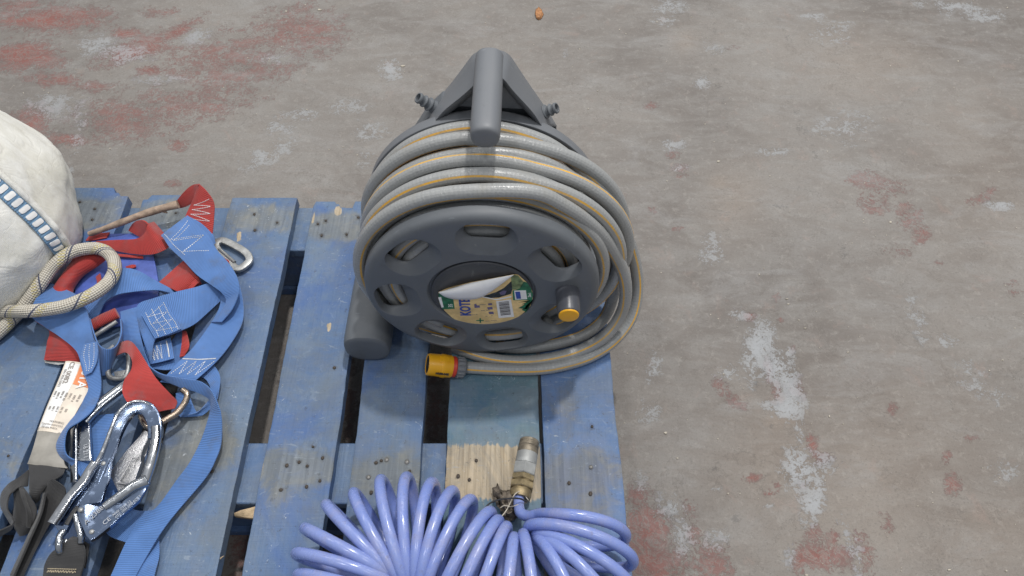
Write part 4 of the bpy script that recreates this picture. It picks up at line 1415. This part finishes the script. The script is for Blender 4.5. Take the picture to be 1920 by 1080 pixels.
strap("red_strap", [((180, 520), (188, 513), .013), ((182, 530), (190, 524), .015), ((176, 540), (188, 538), .012)], "red_strap")
# folded top strap
strap("red_strap", [((326, 385), (340, 390), .030, .026), ((337, 369), (352, 386), .046, .032), ((350, 355), (361, 379), .058, .040), ((362, 346.5), (369, 362), .066, .056), ((372, 345), (373, 347), .070, .070)], "red_strap")
R1 = strap("red_strap", [((366, 362), (373, 344.5), .058, .070), ((361, 376), (387, 358), .048, .066), ((357, 386), (401, 380), .042, .056), ((350, 401), (401, 410), .036, .042), ((346, 412), (398, 440), .030, .030)], "red_strap")
for a, b in (((.15, .30), (.85, .62)),):
    pass
stitch_line(thr, R1, zigzag(.15, .88, .34, .86, 7), dash=.0020, gap=.0012)
R4 = strap("red_strap", [((296, 532), (345, 489), .014, .020), ((314, 538), (358, 505), .018, .026), ((332, 546), (368, 517), .018, .026), ((346, 550), (378, 532), .014, .018)], "red_strap")
strap("red_strap", [((350, 546), (358, 548), .022, .022), ((360, 531), (368, 534), .026, .026), ((371, 518), (376, 530), .026, .02)], "red_strap")
strap("red_strap", [((414, 480), (424, 488), .012, .012), ((424, 486), (430, 494), .012, .012), ((440, 494), (432, 499), .010, .010)], "red_strap")
R5 = strap("red_strap", [((66, 602), (74, 604), .016), ((92, 620), (106, 622), .018), ((89, 642), (130, 640), .016, .026), ((86, 660), (146, 660), .012, .020), ((83, 675), (150, 679), .008, .010)], "red_strap")
bm = bmesh.new()
tube(bm, [at(173, 610, .022), at(195, 598, .026), at(220, 587, .026)], .0095, 14, up=(0, 0, 1), rb=.007)
obj("red_roll", bm, M["red_strap"], hn)
strap("red_strap", [((342, 620), (350, 622), .016), ((341, 644), (355, 648), .016), ((337, 670), (346, 668), .012)], "red_strap")

# ---- blue webbing, lowest layers first
B13 = strap("blue_strap", [((158, 782), (214, 776), .010), ((165, 815), (208, 815), .009), ((172, 860), (208, 862), .008), ((180, 910), (224, 914), .006), ((186, 955), (234, 945), .005), ((200, 1000), (262, 958), .006), ((238, 1018), (300, 955), .008)], "blue_strap")
B14 = strap("blue_strap", [((298, 1003), (284, 1022), .006), ((299, 1040), (272, 1050), .008, .012), ((292, 1070), (256, 1080), .010, .012), ((284, 1100), (240, 1105), .010, .012)], "blue_strap")
B12 = strap("blue_strap", [((330, 738), (352, 734), .012), ((334, 778), (372, 777), .008), ((352, 778), (392, 769), .010), ((372, 772), (404, 748), .014), ((386, 757), (408, 735), .014)], "blue_strap")
B11 = strap("blue_strap", [((366, 700), (398, 680), .012), ((388, 714), (411, 700), .014), ((396, 736), (413, 718), .013), ((392, 756), (408, 748), .010)], "blue_strap")
B4u = strap("blue_strap", [((278, 690), (262, 664), .006), ((310, 694), (300, 655), .007), ((330, 690), (322, 640), .006), ((344, 680), (340, 610), .006)], "blue_strap")
B9 = strap("blue_strap", [((226, 585), (262, 575), .026), ((228, 606), (259, 602), .026, .030), ((231, 634), (264, 634), .020, .032), ((244, 660), (271, 660), .018, .030), ((262, 682), (280, 684), .016, .026)], "blue_strap")
B4 = strap("blue_strap", [((283, 683), (270, 650), .014), ((305, 678), (296, 642), .016), ((327, 672), (320, 633), .015)], "blue_strap")
stitch_line(thr, B4, zigzag(.12, .88, .15, .62, 6), dash=.0018)
stitch_line(thr, B4, [(.1, .82), (.5, .84), (.92, .83)], dash=.004, gap=.0003, r=.0009)
B3 = strap("blue_strap", [((284, 682), (258, 606), .016, .030), ((291, 637), (259, 572), .026, .034), ((316, 629), (290, 559), .030, .038), ((342, 619), (332, 547), .030, .038), ((366, 607), (366, 539), .026, .034), ((390, 586), (388, 532), .018, .028), ((416, 562), (408, 528), .010, .020)], "blue_strap", n=12)
B3p = strap("sewn_patch", [((291, 635), (265, 589), .030, .037), ((316, 627), (286, 575), .033, .040), ((340, 617), (309, 563), .033, .040)], "blue_strap", thick=.002)
for u_r in (.16, .42, .68, .9):
    stitch_line(thr, B3p, [(.03, u_r), (.25, u_r + .03), (.5, u_r - .02), (.95, u_r + .02)], dash=.0018)
stitch_line(thr, B3p, zigzag(.1, .9, .18, .88, 6, False), dash=.0016)
B7 = strap("blue_strap", [((172, 612), (150, 588), .018), ((186, 590), (172, 560), .024), ((198, 566), (192, 530), .030, .034), ((220, 553), (216, 507), .034, .040), ((245, 548), (240, 503), .034, .042), ((275, 545), (264, 510), .030, .036), ((300, 545), (286, 523), .026, .030), ((330, 553), (318, 540), .020, .022)], "blue_strap", n=12)
# loop standing on its edge beside the wide strap
strap("blue_strap_back", [((176, 662), (168, 596), .010, .040), ((184, 684), (178, 630), .010, .042), ((190, 702), (187, 648), .008, .042), ((202, 700), (202, 655), .008, .042), ((214, 676), (218, 648), .010, .042), ((227, 646), (227, 625), .014, .042), ((232, 612), (226, 598), .016, .040)], "blue_strap", n=12)
B5 = strap("blue_strap", [((88, 528), (142, 552), .026, .028), ((72, 552), (148, 567), .036, .038), ((58, 590), (162, 580), .034, .044), ((84, 613), (169, 606), .030, .044), ((113, 632), (175, 634), .030, .044), ((144, 659), (184, 654), .032, .042), ((155, 694), (187, 690), .032, .038), ((166, 726), (190, 718), .030, .034),
                         ((158, 748), (187, 741), .026, .032), ((146, 772), (174, 769), .024, .034), ((130, 792), (150, 790), .024, .036), ((115, 813), (127, 806), .022, .034), ((106, 836), (121, 835), .022, .034), ((114, 856), (127, 855), .020, .028), ((134, 872), (150, 865), .016, .020), ((156, 900), (176, 868), .012, .012)], "blue_strap", n=12)
B5p = strap("sewn_patch", [((158, 646), (182, 641), .040, .046), ((152, 668), (184, 658), .038, .046), ((157, 690), (181, 680), .038, .043), ((160, 704), (172, 698), .036, .040)], "blue_strap_back", thick=.0018)
for u_r in (.2, .5, .8):
    stitch_line(thr, B5p, [(u_r, .05), (u_r, .5), (u_r * .8 + .1, .92)], dash=.0012, gap=.002)
B2 = strap("blue_strap_back", [((415, 545), (449, 532), .012, .014), ((412, 575), (456, 566), .012, .014), ((396, 606), (455, 603), .014, .016), ((364, 650), (436, 640), .018, .018), ((338, 676), (408, 676), .022, .020), ((312, 704), (372, 709), .024, .022), ((300, 716), (352, 724), .020, .018)], "blue_strap", n=12)
stitch_line(thr, B2, [(.04, .735), (.5, .745), (.97, .735)], dash=.005, gap=.0003, r=.0009)
stitch_line(thr, B2, zigzag(.1, .95, .76, .9, 7, False), dash=.0018)
B1 = strap("blue_strap", [((302, 442), (349.6, 406), .040, .042), ((308, 449), (366, 418), .042, .044), ((320, 466), (389, 438), .042, .044), ((344, 489), (408, 470), .040, .042), ((370, 516), (428, 492), .036, .040), ((397, 535), (444, 518), .032, .040), ((417, 550), (449, 540), .028, .038), ((424, 566), (446, 556), .022, .034), ((412, 588), (434, 582), .018, .030), ((396, 604), (416, 604), .016, .022)], "blue_strap", n=12)
strap("blue_strap", [((349, 408), (352, 402), .036, .034), ((372, 425), (378, 419), .036, .034), ((390, 446), (398, 438), .034, .030), ((398, 462), (404, 456), .030, .026)], "blue_strap")
stitch_line(thr, B1, zigzag(.12, .9, .04, .30, 3), dash=.0022)
stitch_line(thr, B1, zigzag(.18, .82, .08, .36, 4), dash=.0022)
stitch_line(thr, B1, [(.10, .03), (.12, .2), (.16, .34)], dash=.0022)
B10 = strap("blue_strap", [((281, 694), (276, 683), .020, .026), ((304, 711), (300, 700), .024, .032), ((341, 727), (345, 710), .026, .036), ((371, 736), (377, 716), .026, .038), ((393, 749), (397, 733), .022, .038), ((395, 765), (408, 757), .018, .034), ((391, 785), (415, 784), .014, .026), ((378, 824), (415, 829), .010, .018), ((357, 866), (404, 863), .008, .014),
                          ((332, 900), (385, 897), .008, .012), ((296, 949), (335, 956), .010, .012), ((262, 975), (312, 985), .012, .014), ((237, 1016), (292, 1015), .014, .016), ((209, 1078), (255, 1080), .014, .014), ((180, 1140), (225, 1145), .010, .010)], "blue_strap", n=12)
obj("stitching", thr, M["thread"], hn)["kind"] = "stuff"


# ---- metal fittings of the harness
def ring_part(name, pts, r, mat, parent, n=8, closed=True, **kw):
    bm = bmesh.new()
    P = [at(*p) for p in pts]
    if closed:
        P = P + P[:1]
    tube(bm, catmull(P, n) if n > 1 else P, r, 14, cap=not closed, **kw)
    return obj(name, bm, mat, parent)


ring_part("buckle", [(405, 463, .009), (406, 456, .009), (413, 452, .009), (421, 452, .009), (440, 461, .009), (457, 471, .009), (466, 480, .009), (468, 488, .009), (463, 495, .009), (452, 503, .009), (444, 504, .009), (438, 500, .009), (424, 487, .009), (412, 474, .009)], .0062, M["steel"], hn, 2, up=(0, 0, 1), rb=.0035, sq=.5)
bm = bmesh.new()
tube(bm, [at(411, 467, .012), at(440, 492, .012)], .0028, 10)
obj("buckle_bar", bm, M["steel"], hn)
ring_part("link", [(343, 731, .034), (351, 738, .034), (349, 750, .032), (340, 765, .030), (329, 776, .030), (305, 790, .032), (286, 800, .033), (274, 798, .033), (266, 785, .030), (263, 774, .022)], .0044, M["brown_steel"], hn, 6, False)
ring_part("buckle", [(205, 668, .012), (203, 690, .010), (203, 702, .010), (210, 709, .010), (226, 710, .010), (236, 706, .012), (241, 690, .014), (241, 668, .016), (235, 655, .018), (215, 655, .014)], .0036, M["steel"], hn, 6)
obj("buckle_plate", prism([at(*p) for p in ((213, 697, .0095), (238, 693, .0115), (240, 702, .0115), (232, 709, .010), (216, 708, .0095))], .002, .0005), M["steel"], hn)
bm = bmesh.new()
tube(bm, [at(178, 629, .022), at(219, 603, .026)], .0032, 10)
tube(bm, catmull([at(178, 629, .022), at(176, 640, .020), at(184, 652, .016), at(200, 657, .016), at(214, 648, .018)], 5), .0028, 8)
obj("buckle_bar", bm, M["steel"], hn)
obj("buckle_plate", prism([at(*p) for p in ((82, 674, .006), (124, 676, .006), (120, 682, .006), (108, 684, .006), (84, 680, .006))], .002, .0005), M["steel"], hn)
R7 = strap("red_strap", [((216, 668), (226, 642), .018, .030), ((236, 661), (243, 639), .038, .044), ((247, 674), (257, 652), .044, .046), ((246, 694), (273, 677), .040, .042), ((233, 714), (292, 708), .040, .040), ((231, 740), (318, 737), .040, .038), ((252, 766), (332, 752), .038, .034), ((292, 773), (328, 766), .034, .032)], "red_strap", n=12)

# ================================================================== ENERGY ABSORBER LANYARD (black webbing, printed pack)
ly = empty("lanyard", at(90, 900, 0), "black webbing lanyard with pale printed label pack beside the harness", "lanyard")


def lstrap(name, pairs, mat, **kw):
    r_ = Ribbon(pairs, **kw)
    obj(name, r_.bm(), M[mat], ly, 0.9)
    return r_


LBR = Ribbon([((124, 678), (186, 690), .016), ((110, 714), (172, 726), .018), ((90, 760), (146, 770), .018), ((71, 809), (121, 816), .016)], thick=.004, crown=.004, across=8)
pack = obj("label_pack", LBR.bm(), M["cream"], ly, 0.9)
lstrap("clear_sheath", [((73, 803), (122, 811), .017), ((64, 836), (119, 845), .017), ((56, 860), (121, 868), .018), ((52, 870), (127, 878), .016)], "sheath", thick=.003, crown=.003)


def on_pack(u0, u1, v0, v1, mat, name, off=.0004, curve=True):
    bm = bmesh.new()
    n = 8
    g = [[bm.verts.new(LBR.pt(u0 + (u1 - u0) * i / 4, v0 + (v1 - v0) * j / n, LBR.thick / 2 + off)) for i in range(5)] for j in range(n + 1)]
    for j in range(n):
        for i in range(4):
            bm.faces.new((g[j][i], g[j][i + 1], g[j + 1][i + 1], g[j + 1][i]))
    return obj(name, bm, mat, pack, 3)


on_pack(.52, .97, .02, .335, M["orange"], "orange_panel")
on_pack(.06, .50, .03, .95, M["paper"], "white_panel", .0003)
bm = bmesh.new()


def ptxt(bm, s_, u, v, size, across=False, bold=0.0, xs=1.0):
    o_ = LBR.pt(u, v, LBR.thick / 2 + .0008)
    along = LBR.pt(u, min(v + .05, 1), LBR.thick / 2) - LBR.pt(u, v - .05, LBR.thick / 2)
    acr = LBR.pt(min(u + .1, 1), v, LBR.thick / 2) - LBR.pt(u - .1, v, LBR.thick / 2)
    if across:
        text_mesh(bm, s_, o_, acr, -along, size, .0001, xscale=xs, bold=bold)
    else:
        text_mesh(bm, s_, o_, along, acr, size, .0001, xscale=xs, bold=bold)


ptxt(bm, "CE 0082", .26, .18, .0105, bold=.0002)
ptxt(bm, "EN 355:2002", .12, .27, .0055)
for i in range(7):
    ptxt(bm, "lllllll lllll"[: 9 + i % 4], .12 + .125 * i, .50 + .02 * (i % 2), .0045)
for i in range(5):
    ptxt(bm, "lllll llll"[: 6 + i % 4], .16 + .14 * i, .70, .0045)
ptxt(bm, "WARNING", .62, .865, .0042, True)
ptxt(bm, "Read the instructions", .52, .905, .0040, True, xs=.9)
ptxt(bm, "for use before", .46, .945, .0040, True)
obj("label_text", bm, M["greyink"], pack)
bm = bmesh.new()
ptxt(bm, "ESTA", .74, .20, .0170, bold=.0003)
obj("panel_text", bm, M["paper"], pack)

lstrap("black_strap", [((53, 866), (124, 874), .014, .012), ((55, 890), (116, 891), .020, .020), ((55, 910), (92, 907), .024, .024), ((56, 927), (78, 925), .022, .022), ((66, 938), (75, 938), .012, .012)], "black_strap", crown=.004)
lstrap("black_strap", [((54, 880), (52, 912), .016), ((34, 896), (38, 913), .026, .030), ((16, 908), (24, 922), .030, .040), ((3, 926), (16, 934), .024, .040), ((2, 950), (14, 954), .020, .040), ((14, 972), (22, 968), .018, .038), ((22, 990), (26, 980), .014, .034), ((6, 1002), (14, 988), .012, .030), ((-20, 1018), (-14, 1000), .010, .024)], "black_strap")
lstrap("black_strap", [((30, 925), (42, 912), .012, .028), ((28, 944), (55, 930), .012, .030), ((25, 966), (68, 954), .012, .026), ((28, 990), (64, 978), .010, .020), ((38, 1002), (54, 1000), .006, .008)], "black_strap", crown=.006)
lstrap("black_strap", [((44, 918), (36, 914), .030, .034), ((50, 940), (42, 936), .030, .036), ((58, 965), (50, 962), .026, .034), ((56, 990), (50, 988), .018, .026)], "black_strap")
lstrap("black_strap", [((85, 908), (99, 898), .020, .036), ((80, 928), (122, 916), .016, .030), ((74, 952), (118, 945), .012, .022), ((64, 985), (98, 975), .010, .014), ((46, 1020), (74, 1018), .010, .008), ((20, 1080), (42, 1085), .010, .008), ((-6, 1140), (20, 1145), .008, .006)], "black_strap")
lstrap("black_strap", [((82, 926), (86, 923), .020, .036), ((72, 962), (77, 964), .014, .030), ((50, 1012), (55, 1015), .014, .026), ((20, 1078), (26, 1082), .012, .022)], "black_strap", thick=.003)
LB5 = lstrap("black_strap", [((130, 1012), (152, 1013), .022), ((118, 1022), (158, 1024), .026, .026), ((98, 1036), (160, 1042), .022, .026), ((86, 1056), (158, 1058), .018, .022), ((82, 1078), (151, 1080), .016, .018), ((78, 1130), (140, 1130), .012, .012)], "black_strap", crown=.004, thick=.004)
lstrap("black_strap", [((154, 1012), (168, 1020), .014), ((156, 1030), (166, 1034), .014), ((152, 1060), (160, 1066), .010)], "black_strap")
bm = bmesh.new()
stitch_line(bm, LB5, zigzag(.14, .9, .52, .56, 22, False), dash=.0016, gap=.0004, r=.0006)
stitch_line(bm, LB5, [(.14, .50), (.9, .50)], dash=.0016, gap=.0006, r=.0006)
obj("stitching", bm, M["tan_thread"], ly)["kind"] = "stuff"

# ================================================================== SCAFFOLD HOOKS
hk = empty("scaffold_hook", at(200, 900, 0), "large chrome scaffold hook lying open across the harness, lettered plate at its base", "hook")


def plate(name, pts, th, mat, parent, bev=.0012, seg=2):
    P = [at(*p) for p in pts]
    n = Vector((0, 0, 0))
    for i in range(len(P)):
        n += (P[i] - P[0]).cross(P[(i + 1) % len(P)] - P[0])
    n.normalize()
    if n.z < 0:
        n = -n
    return obj(name, prism(P, th, bev, n, seg), mat, parent)


# hook bar: flat section from the arm over the bend, thinning to a round bar
bm = bmesh.new()
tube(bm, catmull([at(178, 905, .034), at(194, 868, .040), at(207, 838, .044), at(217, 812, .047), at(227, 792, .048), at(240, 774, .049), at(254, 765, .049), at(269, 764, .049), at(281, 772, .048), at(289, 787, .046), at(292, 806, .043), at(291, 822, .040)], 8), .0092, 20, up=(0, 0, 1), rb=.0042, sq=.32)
hkb = obj("hook_bar", bm, M["dark_reflection"], hk, 0.5)
bm = bmesh.new()
tube(bm, catmull([at(176, 878, .044), at(190, 852, .047), at(202, 822, .050), at(212, 796, .052), at(222, 775, .053), at(236, 760, .054), at(252, 752.5, .054), at(268, 753, .053), at(281, 760, .051), at(291, 772, .048)], 8), .0030, 12, rfun=lambda t: 1.0 - .5 * t)
obj("hook_lip", bm, M["bright"], hk)
bm = bmesh.new()
tube(bm, catmull([at(293, 800, .045), at(293, 822, .042), at(288, 850, .040), at(280, 878, .038), at(271, 904, .036)], 8), .0066, 18)
obj("hook_shank", bm, M["bright"], hk)
# channel arm: folded sheet with two raised lips
plate("arm_plate", [(97, 979, .034), (132, 927, .036), (157, 900, .038), (171, 872, .040), (188, 862, .042), (209, 862, .042), (203, 895, .040), (190, 942, .036), (168, 945, .034), (146, 946, .034), (124, 998, .030), (112, 1000, .030)], .006, M["dark_reflection"], hk, .0012)
bm = bmesh.new()
tube(bm, [at(98, 982, .040), at(132, 931, .042), at(158, 902, .044), at(171, 879, .046), at(180, 868, .046)], .0058, 16, up=(0, 0, 1), rb=.0050, sq=.6)
obj("arm_lip", bm, M["bright"], hk)
bm = bmesh.new()
tube(bm, catmull([at(124, 984, .0375), at(133, 968, .038), at(141, 956, .038), at(147, 950, .038)], 4), .0030, 10, rb=.0012)
obj("arm_slot", bm, M["black"], hk)
# jaw plate and rolled edge
plate("jaw_plate", [(149, 946, .044), (168, 943, .044), (196, 953, .043), (226, 944, .042), (262, 912, .040), (282, 903, .038), (263, 936, .038), (206, 987, .040), (181, 1007, .041), (169, 1015, .041), (161, 1003, .042), (148, 974, .043), (144, 958, .044)], .008, M["dark_reflection"], hk, .0016)
bm = bmesh.new()
tube(bm, [at(196, 951, .043), at(226, 930, .043), at(252, 911, .042), at(277, 901, .040)], .0075, 16, rfun=lambda t: .75 + .35 * t)
obj("jaw_lip", bm, M["chrome"], hk)
# cast safety gate
plate("gate", [(270, 806, .034), (283, 812, .034), (270, 836, .034), (263, 850, .034), (265, 866, .034), (250, 908, .032), (224, 928, .030), (204, 887, .030), (236, 846, .032)], .010, M["cast"], hk, .0018)
bm = bmesh.new()
tube(bm, catmull([at(258, 858, .036), at(247, 860, .037), at(241, 872, .036), at(230, 892, .034), (at(222, 904, .033))], 5), .0011, 8)
tube(bm, [at(222, 905, .0345), at(247, 908, .035)], .0022, 8)
obj("gate_rib", bm, M["cast"], hk)
for (x, y, z) in ((194, 869, .0435), (151, 956, .0455), (172, 997, .0425)):
    obj("rivet", lathe([(-.002, 0), (-.002, .0032), (.0008, .003), (.0018, .0018), (.002, 0)], 14, at(x, y, z), (0, 0, 1)), M["steel"], hk)
ring_part("eye", [(120, 996, .034), (113, 1006, .036), (111, 1020, .036), (112, 1030, .032), (117, 1034, .026), (121, 1026, .022), (124, 1012, .022)], .0046, M["chrome"], hk, 6, False)
ring_part("eye", [(143, 966, .038), (147, 985, .038), (152, 1003, .036), (152, 1016, .030)], .0042, M["chrome"], hk, 6, False)
bm = bmesh.new()
e1 = at(190, 975, .043) - at(160, 1000, .043)
e2 = at(160, 975, .043) - at(176, 992, .043)
text_mesh(bm, "A-2388", at(176, 966, .0445), at(189, 956, .0445) - at(165, 978, .0445), e2, .0088, .0001)
text_mesh(bm, "ANSI Z359.12", at(228, 953, .0432), at(262, 922, .0432) - at(210, 964, .0432), e2, .0046, .0001, xscale=.95)
text_mesh(bm, "OTC 1002 2300 ACC S", at(240, 950, .0428), at(262, 930, .0428) - at(212, 974, .0428), e2, .0046, .0001, xscale=.8)
text_mesh(bm, "CE", at(200, 977, .0432), e1, e2, .008, .0002)
obj("lettering", bm, M["steel_mark"], hk)

h2 = empty("scaffold_hook", at(150, 830, 0), "smaller chrome hook half hidden behind the narrow blue strap loop", "hook")
plate("arm_plate", [(145, 794, .022), (156, 784, .024), (167, 780, .024), (168, 822, .024), (171, 864, .022), (144, 864, .022)], .006, M["chrome"], h2, .0014)
plate("side_plate", [(131, 806, .018), (142, 797, .022), (142, 905, .018), (131, 905, .014)], .004, M["chrome"], h2, .001)
bm = bmesh.new()
tube(bm, [at(142.5, 796, .027), at(142.5, 900, .022)], .0016, 8)
obj("arm_lip", bm, M["chrome"], h2)
bm = bmesh.new()
tube(bm, catmull([at(158, 790, .024), at(172, 774, .025), at(190, 757, .026), at(210, 741, .026), at(230, 726, .026), at(244, 716, .024)], 6), .0075, 14, up=(0, 0, 1), rb=.005, sq=.7)
obj("hook_bar", bm, M["chrome"], h2)
bm = bmesh.new()
text_mesh(bm, "18 21 I", at(160, 845, .0246), at(160, 860, .0246) - at(159, 830, .0246), at(170, 845, .0246) - at(160, 845, .0246), .0075, .0002)
obj("lettering", bm, M["steel_mark"], h2)

# ================================================================== STICK
bm = bmesh.new()
tube(bm, catmull([at(167, 439, .020), at(190, 431, .024), at(225, 418, .030), at(262, 404, .034), at(300, 392, .036), at(334, 383, .038)], 6), .0058, 12, rfun=lambda t: .75 + .45 * t + .06 * math.sin(t * 20))
tube(bm, [at(303, 395, .034), at(314, 399, .030)], .0025, 8, rfun=lambda t: 1.2 - .7 * t)
tag(obj("stick", bm, M["stick"]), "thin grey-brown stick lying across the red harness strap", "stick")

# ================================================================== ROPE
bm = bmesh.new()
rp = [(-40, 586, .030), (0, 584, .030), (25, 583.5, .036), (50, 583.5, .054), (81, 581, .058), (118, 575, .060), (148, 564.5, .060), (178, 549.5, .058), (203, 530, .054), (214.5, 508, .050), (213, 488, .046), (200, 472.5, .044), (183, 466, .044), (166, 466, .046), (143, 470, .052), (126, 477, .056), (111, 488, .056), (96, 503, .052), (77, 530, .046),
      (59, 556, .036), (40, 580, .026), (24, 597, .018), (8, 613, .016), (-14, 632, .014), (-40, 650, .014)]
tube(bm, catmull([at(*p) for p in rp], 10), .0098, 18)
tag(obj("rope", bm, M["rope"]), "cream braided rope looped beside the white bag, blue and yellow flecks", "rope")

# ================================================================== BULK BAG
BC = Vector((-0.942, 0.757, T + 0.095))
BR = Vector((0.250, 0.230, 0.248))


def bag_r(d):
    """wrinkled, slumped sack: point on the surface in direction d"""
    n = mnoise.noise(d * 1.7 + Vector((3, 1, 2))) * 0.05 + mnoise.noise(d * 4.0 + Vector((7, 2, 5))) * 0.020
    n += 0.009 * (1 - abs(mnoise.noise(d * 6.5 + Vector((1, 9, 4))))) ** 3 + mnoise.noise(d * 15) * 0.006
    return 1.0 + n - 0.03


def bag_taper(d):
    return 1 - 0.35 * max(0.0, d.z)


def bag_pt(d):
    d = d.normalized()
    k = bag_r(d)
    # flattened base
    q = bag_taper(d)
    p = Vector((BR.x * d.x * k * q, BR.y * d.y * k * q, BR.z * d.z * k))
    z = BC.z + p.z
    if z < T + 0.003:
        z = T + 0.003
    return Vector((BC.x + p.x, BC.y + p.y, z))


bm = bmesh.new()
bmesh.ops.create_icosphere(bm, subdivisions=6, radius=1.0)
lg = bm.verts.layers.float.new("grime")
for v in bm.verts:
    d = v.co.normalized()
    v.co = bag_pt(d)
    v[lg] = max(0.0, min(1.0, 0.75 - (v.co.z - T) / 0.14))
bag = obj("bulk_bag", bm, M["bag"], None, 3)
tag(bag, "dirty white woven sack bulging at the pallet's left end, blue stitched trim", "sack")


def bag_hit(px, py, off):
    """where the line of sight meets the bag"""
    d = ray(px, py)
    best = None

    def inside(t):
        q = CAM + d * t - BC
        e = Vector((q.x / BR.x, q.y / BR.y, q.z / BR.z))
        g = bag_taper(e.normalized())
        e = Vector((e.x / g, e.y / g, e.z))
        return e.length < bag_r(e.normalized())

    for i in range(400):
        t = 0.7 + i * 0.0025
        if inside(t):
            lo, hi = t - 0.0025, t
            for _ in range(12):
                m = (lo + hi) / 2
                if inside(m):
                    hi = m
                else:
                    lo = m
            best = CAM + d * hi
            break
    if best is None:
        best = at(px, py, .06)
    q = best - BC
    nrm = Vector((q.x / BR.x ** 2, q.y / BR.y ** 2, q.z / BR.z ** 2)).normalized()
    return best + nrm * off, nrm


seam = [(-30, 330), (0, 356), (25, 379), (50, 402), (75, 428), (95, 452), (108, 472), (116, 490)]
wid = [13, 13, 13, 12.5, 12.5, 12, 11, 9]
A_, B_ = [], []
cs = catmull([(x, y, w_) for (x, y), w_ in zip(seam, wid)], 6)
for i, (x, y, w_) in enumerate(cs):
    t = cs[min(i + 1, len(cs) - 1)] - cs[max(i - 1, 0)]
    L = math.hypot(t[0], t[1])
    nx_, ny_ = -t[1] / L, t[0] / L
    A_.append(bag_hit(x + nx_ * w_, y + ny_ * w_, .0035)[0])
    B_.append(bag_hit(x - nx_ * w_, y - ny_ * w_, .0035)[0])
tr = Ribbon.__new__(Ribbon)
tr.init(A_, B_, 2, .003, 6, .001)
trim = obj("trim", tr.bm(), M["trim_blue"], bag, .9)
nst = 13
for i in range(nst):
    v0 = .06 + .93 * i / nst
    pts = []
    for (u, dv) in rounded_rect(.80, .62, .16, 3):
        pts.append(tr.pt(.5 + u, v0 + (dv + .25 + (u * .25)) * .93 / nst, .0028))
    n = tr.pt(.5, min(v0 + .02, .99), .01) - tr.pt(.5, min(v0 + .02, .99), 0)
    obj("stitch", prism(pts, .0018, .0005, n.normalized()), M["paper"], trim)
A2, B2_ = [], []
for i, (x, y, w_) in enumerate(cs[: -6]):
    t = cs[min(i + 1, len(cs) - 1)] - cs[max(i - 1, 0)]
    L = math.hypot(t[0], t[1])
    nx_, ny_ = -t[1] / L, t[0] / L
    A2.append(bag_hit(x - nx_ * (w_ + 1), y - ny_ * (w_ + 1), .003)[0])
    B2_.append(bag_hit(x - nx_ * (w_ + 10), y - ny_ * (w_ + 10), .007)[0])
pr = Ribbon.__new__(Ribbon)
pr.init(A2, B2_, 2, .004, 4, .002)
obj("hem", pr.bm(), M["bag"], bag, .9)

# ================================================================== GRIT AND CHIPS ON THE FLOOR
bm = bmesh.new()
rg = random.Random(11)
CH = [(1347, 302, 6, 5), (1475, 560, 6, 2), (1478, 570, 5, 2), (1510, 615, 5, 2), (1498, 600, 4, 2), (1590, 660, 5, 2), (1880, 675, 6, 2), (1248, 811, 6, 5), (1270, 859, 4, 3), (1555, 780, 3, 6), (1365, 925, 3, 4), (1670, 416, 5, 3), (755, 123, 8, 4), (1512, 1078, 8, 5), (1780, 1068, 6, 4), (1888, 1070, 5, 4),
      (1250, 812, 3, 3), (600, 18, 9, 4), (575, 205, 4, 2), (206, 278, 3, 2)]
for (x, y, a, b) in CH:
    k = 7
    ph = rg.uniform(0, 6)
    a *= .62
    b *= .55
    pts = [at(x + a * math.cos(2 * math.pi * i / k + ph) * rg.uniform(.3, 1), y + b * math.sin(2 * math.pi * i / k + ph) * rg.uniform(.5, 1), -T + .0018) for i in range(k)]
    t_ = prism(pts, .0018, .0003)
    m_ = bpy.data.meshes.new("t")
    t_.to_mesh(m_)
    t_.free()
    bm.from_mesh(m_)
    bpy.data.meshes.remove(m_)
for i in range(420):
    x, y = rg.uniform(0, 1920), rg.uniform(0, 1080)
    a = rg.uniform(.5, 1.6) * (1.5 if rg.random() < .08 else 1)
    ph = rg.uniform(0, 6)
    pts = [at(x + a * math.cos(2 * math.pi * k / 5 + ph) * rg.uniform(.5, 1), y + a * .8 * math.sin(2 * math.pi * k / 5 + ph) * rg.uniform(.5, 1), -T + .0012) for k in range(5)]
    t_ = prism(pts, .0012)
    m_ = bpy.data.meshes.new("t")
    t_.to_mesh(m_)
    t_.free()
    bm.from_mesh(m_)
    bpy.data.meshes.remove(m_)
g_ = obj("grit", bm, M["chip"], None, .3)
g_["kind"] = "stuff"
